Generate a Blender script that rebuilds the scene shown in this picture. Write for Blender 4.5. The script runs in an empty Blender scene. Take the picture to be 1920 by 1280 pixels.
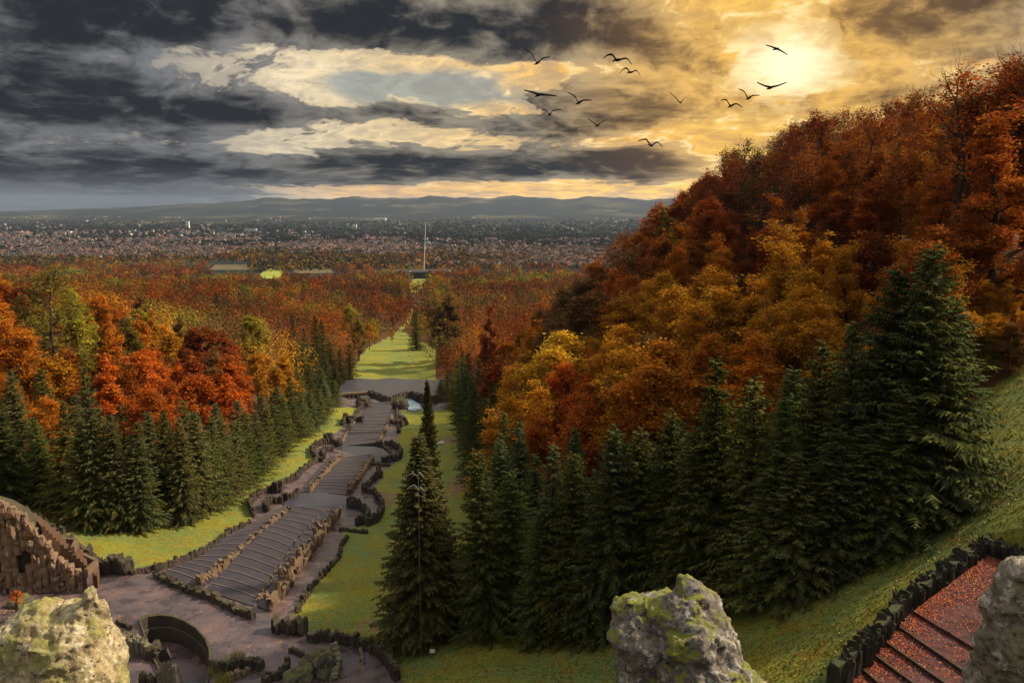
import bpy, bmesh, math, random
import numpy as np
from mathutils import Vector, Matrix, noise
from mathutils.geometry import tessellate_polygon

R = math.radians
SC = bpy.context.scene
COL = SC.collection
rng = np.random.default_rng(7)
random.seed(7)

# ------------------------------------------------------------------ camera
F = 1500.0                      # focal length in pixels of the 1920 px wide photograph
PITCH = R(10)
cam_d = bpy.data.cameras.new('camera')
cam_d.sensor_width = 36
cam_d.lens = 36 * F / 1920
cam_d.clip_start = 0.3
cam_d.clip_end = 60000
cam = bpy.data.objects.new('camera', cam_d)
COL.objects.link(cam)
cam.location = (0, 0, 0)
cam.rotation_euler = (R(90) - PITCH, 0, 0)
SC.camera = cam

# ------------------------------------------------------------------ colour management, render settings
SC.view_settings.view_transform = 'Standard'
SC.view_settings.look = 'None'
SC.view_settings.gamma = 1
SC.view_settings.exposure = 0.58
SC.view_settings.use_curve_mapping = False
SC.render.engine = 'CYCLES'
SC.cycles.max_bounces = 5
SC.cycles.diffuse_bounces = 3
SC.cycles.glossy_bounces = 2
SC.cycles.transmission_bounces = 3
SC.cycles.volume_bounces = 0
SC.cycles.use_denoising = True
SC.cycles.sample_clamp_indirect = 4

# ------------------------------------------------------------------ sun
SUN_AZ, SUN_EL = R(76), R(38)       # azimuth clockwise from the view direction (+Y)
sun_d = bpy.data.lights.new('sun', 'SUN')
sun_d.energy = 4.4
sun_d.angle = R(3.0)
sun_d.color = (1.0, 0.86, 0.66)
sun = bpy.data.objects.new('sun', sun_d)
COL.objects.link(sun)
sun_dir = Vector((math.sin(SUN_AZ) * math.cos(SUN_EL), math.cos(SUN_AZ) * math.cos(SUN_EL), math.sin(SUN_EL)))
sun.rotation_euler = sun_dir.to_track_quat('Z', 'Y').to_euler()
sun.location = (60, 60, 120)


# ------------------------------------------------------------------ node helper: a small expression writer
class G:
    def __init__(self, nt):
        self.nt = nt

    def node(self, t, **kw):
        n = self.nt.nodes.new(t)
        for k, v in kw.items():
            setattr(n, k, v)
        return n

    def put(self, sock, v):
        if isinstance(v, bpy.types.NodeSocket):
            self.nt.links.new(v, sock)
        elif isinstance(v, (tuple, list)) and len(v) == 3 and sock.type == 'RGBA':
            sock.default_value = (*v, 1)
        else:
            sock.default_value = v

    def m(self, op, *a, clamp=False):
        n = self.node('ShaderNodeMath', operation=op, use_clamp=clamp)
        for i, v in enumerate(a):
            self.put(n.inputs[i], v)
        return n.outputs[0]

    def vm(self, op, *a):
        n = self.node('ShaderNodeVectorMath', operation=op)
        for i, v in enumerate(a):
            self.put(n.inputs[i], v)
        return n.outputs[0]

    def add(self, *a):
        r = a[0]
        for b in a[1:]:
            r = self.m('ADD', r, b)
        return r

    def mul(self, *a):
        r = a[0]
        for b in a[1:]:
            r = self.m('MULTIPLY', r, b)
        return r

    def sub(self, a, b):
        return self.m('SUBTRACT', a, b)

    def ss(self, x, lo, hi, a=0.0, b=1.0):
        n = self.node('ShaderNodeMapRange', interpolation_type='SMOOTHSTEP')
        for i, v in enumerate((x, lo, hi, a, b)):
            self.put(n.inputs[i], v)
        return n.outputs[0]

    def lin(self, x, lo, hi, a=0.0, b=1.0):
        n = self.node('ShaderNodeMapRange', clamp=True)
        for i, v in enumerate((x, lo, hi, a, b)):
            self.put(n.inputs[i], v)
        return n.outputs[0]

    def mix(self, f, a, b, mode='MIX'):
        n = self.node('ShaderNodeMix', data_type='RGBA', blend_type=mode)
        self.put(n.inputs[0], f)
        self.put(n.inputs[6], a)
        self.put(n.inputs[7], b)
        return n.outputs[2]

    def noise(self, vec, scale, detail=4, rough=0.55, dist=0.0, out=0, lac=2.0, dims='3D'):
        n = self.node('ShaderNodeTexNoise', noise_dimensions=dims)
        self.put(n.inputs['Vector'], vec)
        n.inputs['Scale'].default_value = scale
        n.inputs['Detail'].default_value = detail
        n.inputs['Roughness'].default_value = rough
        n.inputs['Distortion'].default_value = dist
        n.inputs['Lacunarity'].default_value = lac
        return n.outputs[out]

    def voro(self, vec, scale, feature='F1', out=0, rand=1.0):
        n = self.node('ShaderNodeTexVoronoi', feature=feature)
        self.put(n.inputs['Vector'], vec)
        n.inputs['Scale'].default_value = scale
        n.inputs['Randomness'].default_value = rand
        return n.outputs[out]

    def ramp(self, f, stops):
        n = self.node('ShaderNodeValToRGB')
        cr = n.color_ramp
        while len(cr.elements) < len(stops):
            cr.elements.new(0.5)
        for e, (p, c) in zip(cr.elements, stops):
            e.position = p
            e.color = (*c, 1)
        self.put(n.inputs[0], f)
        return n.outputs[0]

    def comb(self, x, y, z):
        n = self.node('ShaderNodeCombineXYZ')
        for i, v in enumerate((x, y, z)):
            self.put(n.inputs[i], v)
        return n.outputs[0]

    def sep(self, v):
        n = self.node('ShaderNodeSeparateXYZ')
        self.put(n.inputs[0], v)
        return n.outputs


# ------------------------------------------------------------------ world: Nishita sky behind procedural evening clouds
world = bpy.data.worlds.new('World')
SC.world = world
world.use_nodes = True
wt = world.node_tree
wt.nodes.clear()
g = G(wt)
SKY_STRENGTH = 0.1
sky = g.node('ShaderNodeTexSky', sky_type='NISHITA', sun_disc=False)
sky.sun_elevation = SUN_EL
sky.sun_rotation = SUN_AZ
sky.air_density = 1.4
sky.dust_density = 2.5
tc = g.node('ShaderNodeTexCoord')
sx, sy, sz = g.sep(tc.outputs['Generated'])
az = g.mul(g.m('ARCTAN2', sx, sy), 57.29578)
el = g.mul(g.m('ARCSINE', sz), 57.29578)
elc = g.m('MAXIMUM', el, -1.5)
lh = g.m('LOGARITHM', g.add(elc, 3.0), 2.718282)
# cloud texture space: seen from below, so thin layers crowd together towards the horizon
pv = g.comb(g.mul(sx, 6.6), g.mul(sy, 6.6), g.mul(lh, 2.9))
warp = g.noise(pv, 1.1, 3, 0.5, out=1)
pw = g.vm('ADD', pv, g.vm('MULTIPLY', g.vm('SUBTRACT', warp, (0.5, 0.5, 0.5)), (0.9, 0.9, 0.5)))
n_big = g.noise(pw, 1.15, 9, 0.58)
n_fine = g.noise(g.vm('ADD', pw, (7.3, 1.1, 4.2)), 3.4, 8, 0.62)
n_streak = g.noise(g.comb(g.mul(sx, 2.4), g.mul(sy, 2.4), g.mul(lh, 7.5)), 1.7, 7, 0.6, 0.35)


def blob(a0, e0, sa, se, k=0.0):
    """soft elliptical region of the sky round azimuth a0, elevation e0 (degrees)"""
    da = g.sub(az, a0)
    de = g.sub(g.sub(el, e0), g.mul(da, k))
    q = g.add(g.m('POWER', g.m('ABSOLUTE', g.mul(da, 1 / sa)), 2.0), g.m('POWER', g.m('ABSOLUTE', g.mul(de, 1 / se)), 2.0))
    return g.m('EXPONENT', g.mul(q, -1.0))


def wsum(lst):
    r = None
    for w, *b in lst:
        t = g.mul(blob(*b), w)
        r = t if r is None else g.add(r, t)
    return r


# distance from the hidden sun
SA, SE = 18.3, 8.6
dsun = g.m('SQRT', g.add(g.m('POWER', g.m('ABSOLUTE', g.sub(az, SA)), 2.0),
                         g.m('POWER', g.m('ABSOLUTE', g.mul(g.sub(el, SE), 1.5)), 2.0)))
dsn = g.add(dsun, g.mul(g.sub(n_streak, 0.5), 7.0))
glow_core = g.ss(g.add(dsun, g.mul(g.sub(n_fine, 0.5), 5.0)), 0.3, 5.0, 1.0, 0.0)
# light behind the clouds, from the sun outwards
back = g.ramp(g.mul(dsn, 1 / 60.0), [
    (0.0, (1.0, 0.80, 0.42)), (0.10, (1.0, 0.60, 0.13)), (0.20, (0.95, 0.52, 0.11)),
    (0.36, (1.02, 0.68, 0.26)), (0.56, (0.92, 0.76, 0.50)), (0.72, (0.20, 0.20, 0.20)), (0.85, (0.10, 0.11, 0.128))])
back = g.mix(g.mul(g.m('ADD', glow_core, 0.0), 1.0), back, (1.25, 1.05, 0.66))
# blue grey openings
blue = g.m('MINIMUM', g.add(wsum([(0.95, -4.5, 7.6, 5.5, 1.5, 0.05), (0.5, -10.5, 7.9, 3.2, 1.0, 0.0), (0.35, 2.5, 6.6, 3, 1.0, 0.0)]),
                            g.mul(g.sub(n_big, 0.52), 1.3)), 1.0)
blue = g.ss(blue, 0.25, 0.7)
nish = g.vm('MULTIPLY', sky.outputs[0], (SKY_STRENGTH, SKY_STRENGTH, SKY_STRENGTH))
clear = g.mix(0.28, (0.25, 0.32, 0.34), nish)
back = g.mix(g.mul(blue, 0.82), back, clear)
# golden band along the horizon
hor = g.mul(g.ss(g.add(el, g.mul(g.sub(n_streak, 0.5), 1.3)), 1.0, 2.2, 1.0, 0.0), g.ss(az, -21.0, -9.0), g.ss(az, 34.0, 52.0, 1.0, 0.0))
back = g.mix(g.mul(hor, 0.9), back, g.mix(g.ss(az, -14.0, 10.0), (0.92, 0.52, 0.20), (1.25, 0.72, 0.17)))

# cover of the darker clouds
cov = wsum([
    (0.80, -22, 11.6, 17, 2.3, 0.02), (0.52, -4.0, 11.4, 9, 1.6, 0.0), (0.36, 4.5, 12.6, 5.0, 1.4, -0.05), (0.58, 7.5, 10.6, 5.5, 1.5, -0.16),
    (0.34, -2.5, 9.9, 4.0, 0.7, 0.0),
    (0.66, -27, 6.1, 12, 1.9, -0.03), (0.42, -19, 5.6, 6, 0.9, -0.02), (0.50, -30, 2.3, 17, 2.2, -0.04),
    (0.60, -4, 2.3, 15, 0.85, 0.005), (0.78, 7.0, 2.55, 5.5, 1.15, -0.04), (0.40, 4.5, 5.2, 6, 0.9, -0.02),
    (0.34, 10, 6.2, 6, 0.9, 0.0), (0.70, 28.5, 11.3, 7.0, 2.5, -0.06), (0.36, 25, 6.6, 6, 0.7, 0.0), (0.20, 25, 4.6, 5, 0.5, 0.0),
    (0.34, 11.5, 8.8, 4.0, 1.2, -0.15),
    (0.55, -45, 8, 14, 8, 0.0), (0.50, -8.0, 6.0, 3.5, 0.55, 0.0),
    (-0.56, -11, 8.0, 9, 1.9, 0.05), (-0.36, 3, 8.9, 6, 0.9, 0.10), (-0.25, -20, 4.5, 6, 0.6, 0.02), (-0.45, 18.3, 8.4, 4.0, 1.8, 0.0), (-0.30, -9, 4.5, 7, 0.7, 0.0), (-0.2, 2, 7.6, 5, 0.7, 0.0),
    (-0.40, 8.5, 4.0, 8, 0.5, 0.03), (-0.34, 14.5, 3.0, 3.0, 1.6, 0.0), (-0.40, -26.5, 8.7, 4.5, 0.6, -0.03), (-0.35, 15.5, 12.4, 4.5, 1.1, 0.0),
    (-0.20, -24, 3.8, 9, 0.45, 0.01), (-0.8, 5, 0.45, 24, 0.85, 0.0)])
n_puff = g.noise(g.vm('ADD', pw, (2.3, 5.1, 9.2)), 7.5, 6, 0.6)


def texf(p, d=8):
    return g.add(g.mul(g.sub(g.noise(p, 1.0, d, 0.56), 0.5), 1.9), g.mul(g.sub(g.noise(g.vm('ADD', p, (7.3, 1.1, 4.2)), 2.9, d - 1, 0.62), 0.5), 1.15))


tex0 = texf(pw)
tex1 = texf(g.vm('ADD', pw, (0.13, 0.0, 0.06)))      # the same clouds one step nearer the sun
tex = g.add(g.mul(tex0, 1.12), g.mul(g.sub(n_puff, 0.5), 0.5), g.mul(g.sub(n_streak, 0.5), 0.35))
relief = g.sub(tex0, tex1)
dens = g.add(cov, tex, 0.04, g.ss(el, 15.0, 50.0, 0.0, -0.25))
opac = g.ss(dens, -0.01, 0.17)
thick = g.ss(dens, 0.15, 1.05)
near = g.ss(dsn, 3.0, 20.0, 1.0, 0.0)
mid = g.ss(dsn, 20.0, 44.0, 1.0, 0.0)
lit = g.ss(g.add(g.mul(relief, 1.15), g.mul(thick, -0.50), g.mul(g.sub(n_puff, 0.5), 0.35), 0.16), -0.32, 0.44)
# cloud body: brown and warm near the sun, slate far from it
body_dark = g.mix(near, (0.023, 0.026, 0.032), (0.190, 0.105, 0.045))
body_lite = g.mix(mid, (0.185, 0.190, 0.200), (0.310, 0.270, 0.205))
body_lite = g.mix(near, body_lite, (0.92, 0.53, 0.13))
body = g.mix(lit, body_dark, body_lite)
# bright rims where thin cloud crosses the light
rim = g.mul(g.ss(dens, -0.16, 0.02), g.ss(dens, 0.02, 0.20, 1.0, 0.0))
rimc = g.mix(g.ss(dsun, 14.0, 46.0, 1.0, 0.0), (0.32, 0.31, 0.29), (1.10, 0.82, 0.40))
shade = g.ss(g.add(g.mul(relief, 0.9), g.mul(g.sub(n_puff, 0.5), 0.9)), -0.30, 0.26)
backs = g.mix(g.mul(g.sub(1.0, shade), g.sub(1.0, glow_core), 0.62), back, g.mix(near, (0.27, 0.255, 0.235), (0.46, 0.25, 0.085)))
colr = g.mix(opac, backs, body)
colr = g.mix(g.mul(rim, 0.85, g.ss(relief, -0.06, 0.22)), colr, rimc)
mist = g.mul(g.ss(el, 0.0, 2.4, 1.0, 0.0), g.ss(az, -24.0, -11.0, 1.0, 0.0))
colr = g.mix(g.mul(mist, 0.75), colr, (0.120, 0.130, 0.148))
# above the picture the broken cloud thins and the high sky is paler
colr = g.mix(g.mul(g.ss(el, 14.5, 55.0), 0.9), colr, g.mix(opac, g.vm('ADD', g.vm('MULTIPLY', nish, (0.6, 0.6, 0.6)), (0.82, 0.80, 0.76)), (0.95, 0.92, 0.88)))
# below the horizon
colr = g.mix(g.ss(el, -1.2, -0.2, 1.0, 0.0), colr, (0.09, 0.09, 0.085))
bgn = g.node('ShaderNodeBackground')
g.put(bgn.inputs[0], g.vm('MULTIPLY', colr, (0.72 / SKY_STRENGTH,) * 3))
bgn.inputs[1].default_value = SKY_STRENGTH
wo = g.node('ShaderNodeOutputWorld')
wt.links.new(bgn.outputs[0], wo.inputs[0])

# ------------------------------------------------------------------ where a pixel of the photograph lies in the world
CP, SP = math.cos(PITCH), math.sin(PITCH)


def ray(u, v):
    xc, yc = (u - 960) / F, (640 - v) / F
    return xc, CP + yc * SP, -SP + yc * CP


def at(u, v, Y):
    x, y, z = ray(u, v)
    return (x / y * Y, Y, z / y * Y)


def proj(x, y, z):
    """world point -> pixel of the 1920 px photograph and depth"""
    yc = y * SP + z * CP
    zc = y * CP - z * SP
    return 960 + F * x / zc, 640 - F * yc / zc, zc


def on_plane(u, v, z):
    x, y, dz = ray(u, v)
    t = z / dz
    return (x * t, y * t, z)


# ------------------------------------------------------------------ relief: surveyed points and a smooth surface through them
_px = [  # u, v, distance
    (420, 1110, 109), (400, 1000, 145), (560, 1000, 145), (520, 950, 165), (640, 950, 165), (600, 900, 190), (660, 860, 215), (700, 780, 280),
    (620, 800, 262), (760, 800, 262), (860, 850, 222), (850, 790, 276), (740, 740, 330), (690, 700, 400), (800, 700, 400), (740, 640, 560), (860, 900, 190),
    (300, 1020, 138), (150, 1000, 138), (250, 1056, 119), (480, 900, 190), (400, 985, 151), (60, 965, 142),
    (700, 1000, 145), (620, 1130, 106), (740, 1100, 112), (650, 1200, 95), (820, 1000, 146), (860, 1100, 108),
    (790, 1190, 93), (900, 1205, 88), (1000, 1205, 84), (1100, 1210, 79), (1350, 1140, 72), (1500, 1095, 68), (1650, 1040, 66), (1780, 980, 64),
    (1890, 720, 82), (1915, 690, 84), (1450, 1250, 56), (1100, 1270, 66), (900, 1270, 73), (750, 1270, 80), (1550, 1270, 49), (1850, 1010, 55.5), (1915, 880, 63), (1200, 1280, 62),
    (1700, 1120, 54), (1915, 1040, 53)]
_pts = [at(*p) for p in _px]
for u, v in ((230, 1085), (300, 1110), (420, 1190), (500, 1170), (250, 1200), (350, 1270), (480, 1270), (560, 1180), (640, 1270), (150, 1180)):
    _pts.append(on_plane(u, v, -56.3))
_pts += [(-78, 96, -54), (-100, 118, -53), (-100, 180, -56), (-120, 240, -54), (-180, 250, -46), (-160, 150, -48), (-250, 400, -62), (-160, 400, -74), (-200, 560, -84), (-400, 560, -78),
         (-130, 90, -46), (-110, 300, -66), (-90, 450, -86), (-400, 900, -104), (-150, 900, -112), (-700, 900, -95), (-800, 400, -50), (-400, 250, -40), (-300, 120, -38),
         (20, 150, -44), (42, 150, -23), (58, 150, -10.5), (50, 110, -20), (68, 114, -9), (60, 100, -6), (57, 124, -16), (80, 100, -4), (66, 90, -8), (10, 210, -55), (32, 215, -36), (56, 215, -14), (10, 300, -62), (36, 300, -40),
         (58, 300, -24), (-2, 380, -76), (40, 400, -58), (80, 420, -44), (110, 150, -8), (140, 100, -6), (110, 70, -6), (200, 300, -26), (300, 600, -62), (60, 600, -84), (0, 620, -96), (150, 450, -46), (40, 800, -106), (300, 900, -96), (700, 900, -80), (600, 400, -20), (350, 150, 4),
         (0, 40, -34), (-40, 45, -42), (40, 20, -16), (0, 0, -26), (-80, 50, -46), (60, 55, -14), (80, 30, -8), (30, 46, -27), (-20, 65, -48), (-60, 80, -55), (-45, 72, -55)]
_pts = np.array(_pts, float)


def _phi(d2):
    return 0.5 * d2 * np.log(d2 + 1e-9)


_S = 100.0
_P = _pts[:, :2] / _S
_d2 = ((_P[:, None, :] - _P[None, :, :]) ** 2).sum(-1)
_n = len(_P)
_A = np.zeros((_n + 3, _n + 3))
_A[:_n, :_n] = _phi(_d2) + np.eye(_n) * 0.004
_A[:_n, _n] = 1
_A[:_n, _n + 1:] = _P
_A[_n:, :_n] = _A[:_n, _n:].T
_w = np.linalg.solve(_A, np.concatenate([_pts[:, 2], [0, 0, 0]]))
_FY = np.array([0, 700, 1000, 1500, 2600, 4500, 7000, 9500, 11000, 13000, 15000, 17000, 20000.])
_FZ = np.array([-60, -96, -118, -143, -166, -190, -196, -190, -170, -140, 0, 0, 0.])
_RA = np.array([-60, -34, -30, -25, -21, -17, -12, -8, -4, 0, 3, 6, 11, 30, 60.])
_RZ = np.array([-215, -215, -190, -120, -60, 22, 34, 56, 50, 66, 40, 44, 22, 0, 0.])


def ridge_noise(a):
    return 17 * np.sin(a * 1.1 + 1) + 11 * np.sin(a * 2.3 + 2) + 5 * np.sin(a * 5.1) + 2 * np.sin(a * 11.7 + .4)


def ground(x, y):
    """height of the land, arrays or numbers"""
    x = np.asarray(x, float)
    y = np.asarray(y, float)
    sh = x.shape
    x = x.ravel()
    y = y.ravel()
    r = np.hypot(x, y)
    z = np.empty_like(x)
    nearm = r < 1500
    if nearm.any():
        q = np.stack([x[nearm], y[nearm]], -1) / _S
        zz = np.empty(len(q))
        for i in range(0, len(q), 20000):
            c = q[i:i + 20000]
            d2 = ((c[:, None, :] - _P[None]) ** 2).sum(-1)
            zz[i:i + 20000] = _phi(d2) @ _w[:_n] + _w[_n] + c @ _w[_n + 1:]
        z[nearm] = np.clip(zz, -150, 30)
    a = np.degrees(np.arctan2(x, y))
    zf = np.interp(r, _FY, _FZ)
    k = np.clip((r - 9500) / 5500, 0, 1)
    k = k * k * (3 - 2 * k)
    zr = np.interp(a, _RA, _RZ) + ridge_noise(a) * np.clip((a + 24) / 8, 0.1, 1)
    zf = np.where(r > 9500, -190 * (1 - k) + zr * k, zf)
    zf = zf + np.clip((r - 1500) / 2500, 0, 1) * 5 * (np.sin(x / 410 + 1) * np.sin(y / 630) + 0.6 * np.sin(x / 900 + y / 1300))
    k2 = np.clip((r - 850) / 550, 0, 1)
    k2 = k2 * k2 * (3 - 2 * k2)
    out = np.where(nearm, z, 0) * (1 - k2) + zf * k2
    return out.reshape(sh) if sh else float(out[0])


_T = np.geomspace(25, 6000, 900)


def gp(u, v, lift=0.0):
    """the point of the ground seen at a pixel"""
    x, y, z = ray(u, v)
    t = _T
    h = z * t - ground(x * t, y * t) - lift
    i = int(np.argmax(h < 0))
    lo, hi = t[max(i - 1, 0)], t[i]
    for _ in range(18):
        m = 0.5 * (lo + hi)
        if z * m - ground(x * m, y * m) - lift < 0:
            hi = m
        else:
            lo = m
    return (x * hi, y * hi, z * hi)


def gps(pts, lift=0.0):
    return [gp(u, v, lift) for u, v in pts]


def inside(poly, x, y):
    px, py = np.array([p[0] for p in poly]), np.array([p[1] for p in poly])
    res = np.zeros(np.shape(x), bool)
    j = len(px) - 1
    for i in range(len(px)):
        c = ((py[i] > y) != (py[j] > y)) & (x < (px[j] - px[i]) * (y - py[i]) / (py[j] - py[i] + 1e-12) + px[i])
        res ^= c
        j = i
    return res


# ------------------------------------------------------------------ object helpers
def tag(o, label=None, cat=None, group=None, kind=None):
    if label:
        o['label'] = label
    if cat:
        o['category'] = cat
    if group:
        o['group'] = group
    if kind or cat:
        o['kind'] = kind or 'thing'
    return o


def mesh_np(name, verts, faces, mat=None, smooth=False, col=None):
    """mesh from arrays; faces is an (n,3) or (n,4) array or a list of lists"""
    me = bpy.data.meshes.new(name)
    v = np.asarray(verts, np.float32)
    if isinstance(faces, np.ndarray):
        nf, k = faces.shape
        me.vertices.add(len(v))
        me.vertices.foreach_set('co', v.ravel())
        me.loops.add(nf * k)
        me.loops.foreach_set('vertex_index', faces.astype(np.int32).ravel())
        me.polygons.add(nf)
        me.polygons.foreach_set('loop_start', np.arange(0, nf * k, k, dtype=np.int32))
        me.polygons.foreach_set('loop_total', np.full(nf, k, np.int32))
        me.update(calc_edges=True)
    else:
        me.from_pydata([tuple(map(float, p)) for p in v], [], [list(map(int, f)) for f in faces])
        me.update()
    if smooth:
        me.polygons.foreach_set('use_smooth', np.ones(len(me.polygons), bool))
    if col is not None:
        a = me.color_attributes.new('tint', 'FLOAT_COLOR', 'POINT')
        c = np.concatenate([np.asarray(col, np.float32), np.ones((len(v), 1), np.float32)], 1)
        a.data.foreach_set('color', c.ravel())
    if mat:
        me.materials.append(mat)
    return me


def link(name, me, parent=None, loc=None):
    o = bpy.data.objects.new(name, me)
    COL.objects.link(o)
    if parent is not None:
        o.parent = parent
    if loc is not None:
        o.location = loc
    return o


def empty(name, loc=(0, 0, 0), rz=0.0):
    o = bpy.data.objects.new(name, None)
    COL.objects.link(o)
    o.location = loc
    o.rotation_euler = (0, 0, rz)
    o.empty_display_size = 0.5
    return o


# ------------------------------------------------------------------ materials
def material(name, rough=0.85, spec=0.3):
    m = bpy.data.materials.new(name)
    m.use_nodes = True
    nt = m.node_tree
    nt.nodes.clear()
    g = G(nt)
    b = g.node('ShaderNodeBsdfPrincipled')
    b.inputs['Roughness'].default_value = rough
    b.inputs['Specular IOR Level'].default_value = spec
    out = g.node('ShaderNodeOutputMaterial')
    nt.links.new(b.outputs[0], out.inputs[0])
    return m, g, b, out


def pos(g):
    return g.node('ShaderNodeNewGeometry').outputs['Position']


def bump(g, b, h, strength=0.5, dist=0.1):
    n = g.node('ShaderNodeBump')
    n.inputs['Strength'].default_value = strength
    n.inputs['Distance'].default_value = dist
    g.put(n.inputs['Height'], h)
    g.nt.links.new(n.outputs[0], b.inputs['Normal'])


def mat_lawn():
    m, g, b, _ = material('grass', 0.9, 0.15)
    p = pos(g)
    big = g.noise(p, 0.07, 4, 0.6)
    mid = g.noise(g.vm('ADD', p, (31, 7, 3)), 0.45, 5, 0.65)
    fine = g.noise(p, 2.4, 6, 0.75)
    xx = g.sep(p)[0]
    c = g.mix(g.ss(g.add(g.mul(big, 0.7), g.mul(mid, 0.3)), 0.40, 0.60), (0.180, 0.225, 0.055), (0.290, 0.265, 0.030))
    c = g.mix(g.mul(g.ss(mid, 0.50, 0.66), 0.7), c, (0.300, 0.180, 0.014))
    c = g.mix(g.mul(g.ss(g.noise(p, 0.9, 5, 0.7), 0.56, 0.68), 0.6), c, (0.100, 0.075, 0.016))
    c = g.mix(g.mul(g.ss(fine, 0.47, 0.66), 0.7), c, (0.070, 0.085, 0.018))
    g.put(b.inputs['Base Color'], c)
    bump(g, b, g.add(fine, g.mul(mid, 1.5)), 1.0, 0.5)
    return m


def mat_forest_floor():
    m, g, b, _ = material('leaf_litter', 0.95, 0.1)
    p = pos(g)
    a = g.noise(p, 0.09, 4, 0.6)
    f = g.noise(p, 1.3, 5, 0.7)
    c = g.mix(g.ss(a, 0.4, 0.6), (0.060, 0.030, 0.014), (0.105, 0.048, 0.015))
    c = g.mix(g.mul(g.ss(f, 0.5, 0.7), 0.6), c, (0.17, 0.060, 0.014))
    g.put(b.inputs['Base Color'], c)
    bump(g, b, f, 0.7, 0.3)
    return m


def mat_plain():
    m, g, b, _ = material('plain_country', 0.95, 0.1)
    p = pos(g)
    pz = g.vm('MULTIPLY', p, (1, 1, 0))
    fld = g.voro(g.vm('MULTIPLY', pz, (0.0042, 0.0024, 0)), 1.0, out=1)
    fr = g.sep(fld)[0]
    wood = g.noise(g.vm('MULTIPLY', pz, (0.0011, 0.0006, 0)), 1.0, 6, 0.62)
    fine = g.noise(g.vm('MULTIPLY', pz, (0.02, 0.012, 0)), 1.0, 6, 0.7)
    c = g.ramp(fr, [(0.0, (0.036, 0.040, 0.024)), (0.3, (0.075, 0.066, 0.038)), (0.55, (0.030, 0.029, 0.022)), (0.8, (0.11, 0.095, 0.05)), (1.0, (0.04, 0.05, 0.024))])
    c = g.mix(g.ss(wood, 0.40, 0.50), c, (0.014, 0.018, 0.017))
    c = g.mix(g.mul(g.ss(fine, 0.45, 0.62), 0.6), c, (0.026, 0.023, 0.018))
    g.put(b.inputs['Base Color'], c)
    return m


def mat_paving():
    m, g, b, _ = material('wet_paving', 0.42, 0.5)
    p = pos(g)
    big = g.noise(p, 0.16, 5, 0.6)
    mid = g.noise(p, 0.8, 6, 0.65)
    fine = g.noise(p, 6.0, 4, 0.7)
    c = g.mix(g.ss(big, 0.38, 0.64), (0.078, 0.054, 0.054), (0.125, 0.074, 0.062))
    c = g.mix(g.mul(g.ss(mid, 0.46, 0.70), 0.55), c, (0.088, 0.074, 0.082))
    c = g.mix(g.mul(g.ss(fine, 0.52, 0.72), 0.5), c, (0.055, 0.036, 0.030))
    st = g.noise(g.vm('ADD', p, (11, 4, 0)), 0.30, 6, 0.7)
    c = g.mix(g.mul(g.ss(st, 0.50, 0.60), 0.75), c, (0.040, 0.030, 0.032))
    c = g.mix(g.mul(g.ss(st, 0.45, 0.36), 0.35), c, (0.19, 0.125, 0.105))
    v = g.voro(p, 0.55, 'DISTANCE_TO_EDGE')
    c = g.mix(g.mul(g.ss(v, 0.0, 0.05, 1, 0), 0.35), c, (0.04, 0.028, 0.022))
    g.put(b.inputs['Base Color'], c)
    g.put(b.inputs['Roughness'], g.ss(st, 0.42, 0.60, 0.62, 0.22))
    bump(g, b, g.add(fine, mid), 0.5, 0.05)
    return m


def mat_earth():
    m, g, b, _ = material('bare_earth', 0.92, 0.15)
    p = pos(g)
    f = g.noise(p, 1.6, 5, 0.65)
    c = g.mix(g.ss(f, 0.35, 0.68), (0.150, 0.100, 0.040), (0.215, 0.120, 0.065))
    g.put(b.inputs['Base Color'], c)
    bump(g, b, f, 0.5, 0.08)
    return m


M = {}
M['lawn'] = mat_lawn()
M['floor'] = mat_forest_floor()
M['plain'] = mat_plain()
M['paving'] = mat_paving()
M['earth'] = mat_earth()

# ------------------------------------------------------------------ land: one watertight sheet, cut into its covers
AXY = [60, 100, 150, 165, 200, 290, 330, 400, 420, 560, 640, 700, 950, 1400]
LEFT = dict(y=[60, 112, 118, 132, 141, 150, 157, 165, 200, 222, 290, 330, 420, 560, 620, 680, 950, 1200, 1260, 1400],
            x=[-70, -72, -80, -92, -100, -86, -75, -67, -69, -66, -70, -76, -84, -93, -91, -92, -117, -144, -158, -178])
RIGHT = dict(y=[60, 90, 150, 215, 300, 380, 450, 560, 620, 680, 950, 1200, 1260, 1400],
             x=[9, 0, -5, -9, -14, -38, -44, -66, -87, -89, -114, -141, -142, -152])


def left_x(y):
    return np.interp(y, LEFT['y'], LEFT['x'])


def right_x(y):
    return np.interp(y, RIGHT['y'], RIGHT['x'])


# the near edge of the right hand wood: an arc of grass in front of it
ARC = [(-6, 97), (3, 93), (10, 87), (21, 81), (28, 76), (35, 73), (42, 74), (48, 82), (58, 84), (70, 80), (90, 66), (130, 50)]


def wood_mask(x, y):
    x = np.asarray(x, float)
    y = np.asarray(y, float)
    r = np.hypot(x, y)
    left = (x < left_x(y)) & (y > 100)
    ax = np.array([p[0] for p in ARC], float)
    ay = np.array([p[1] for p in ARC], float)
    right = (x > right_x(y)) & (y > np.interp(x, ax, ay))
    return (left | right) & (y > 45)


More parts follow.
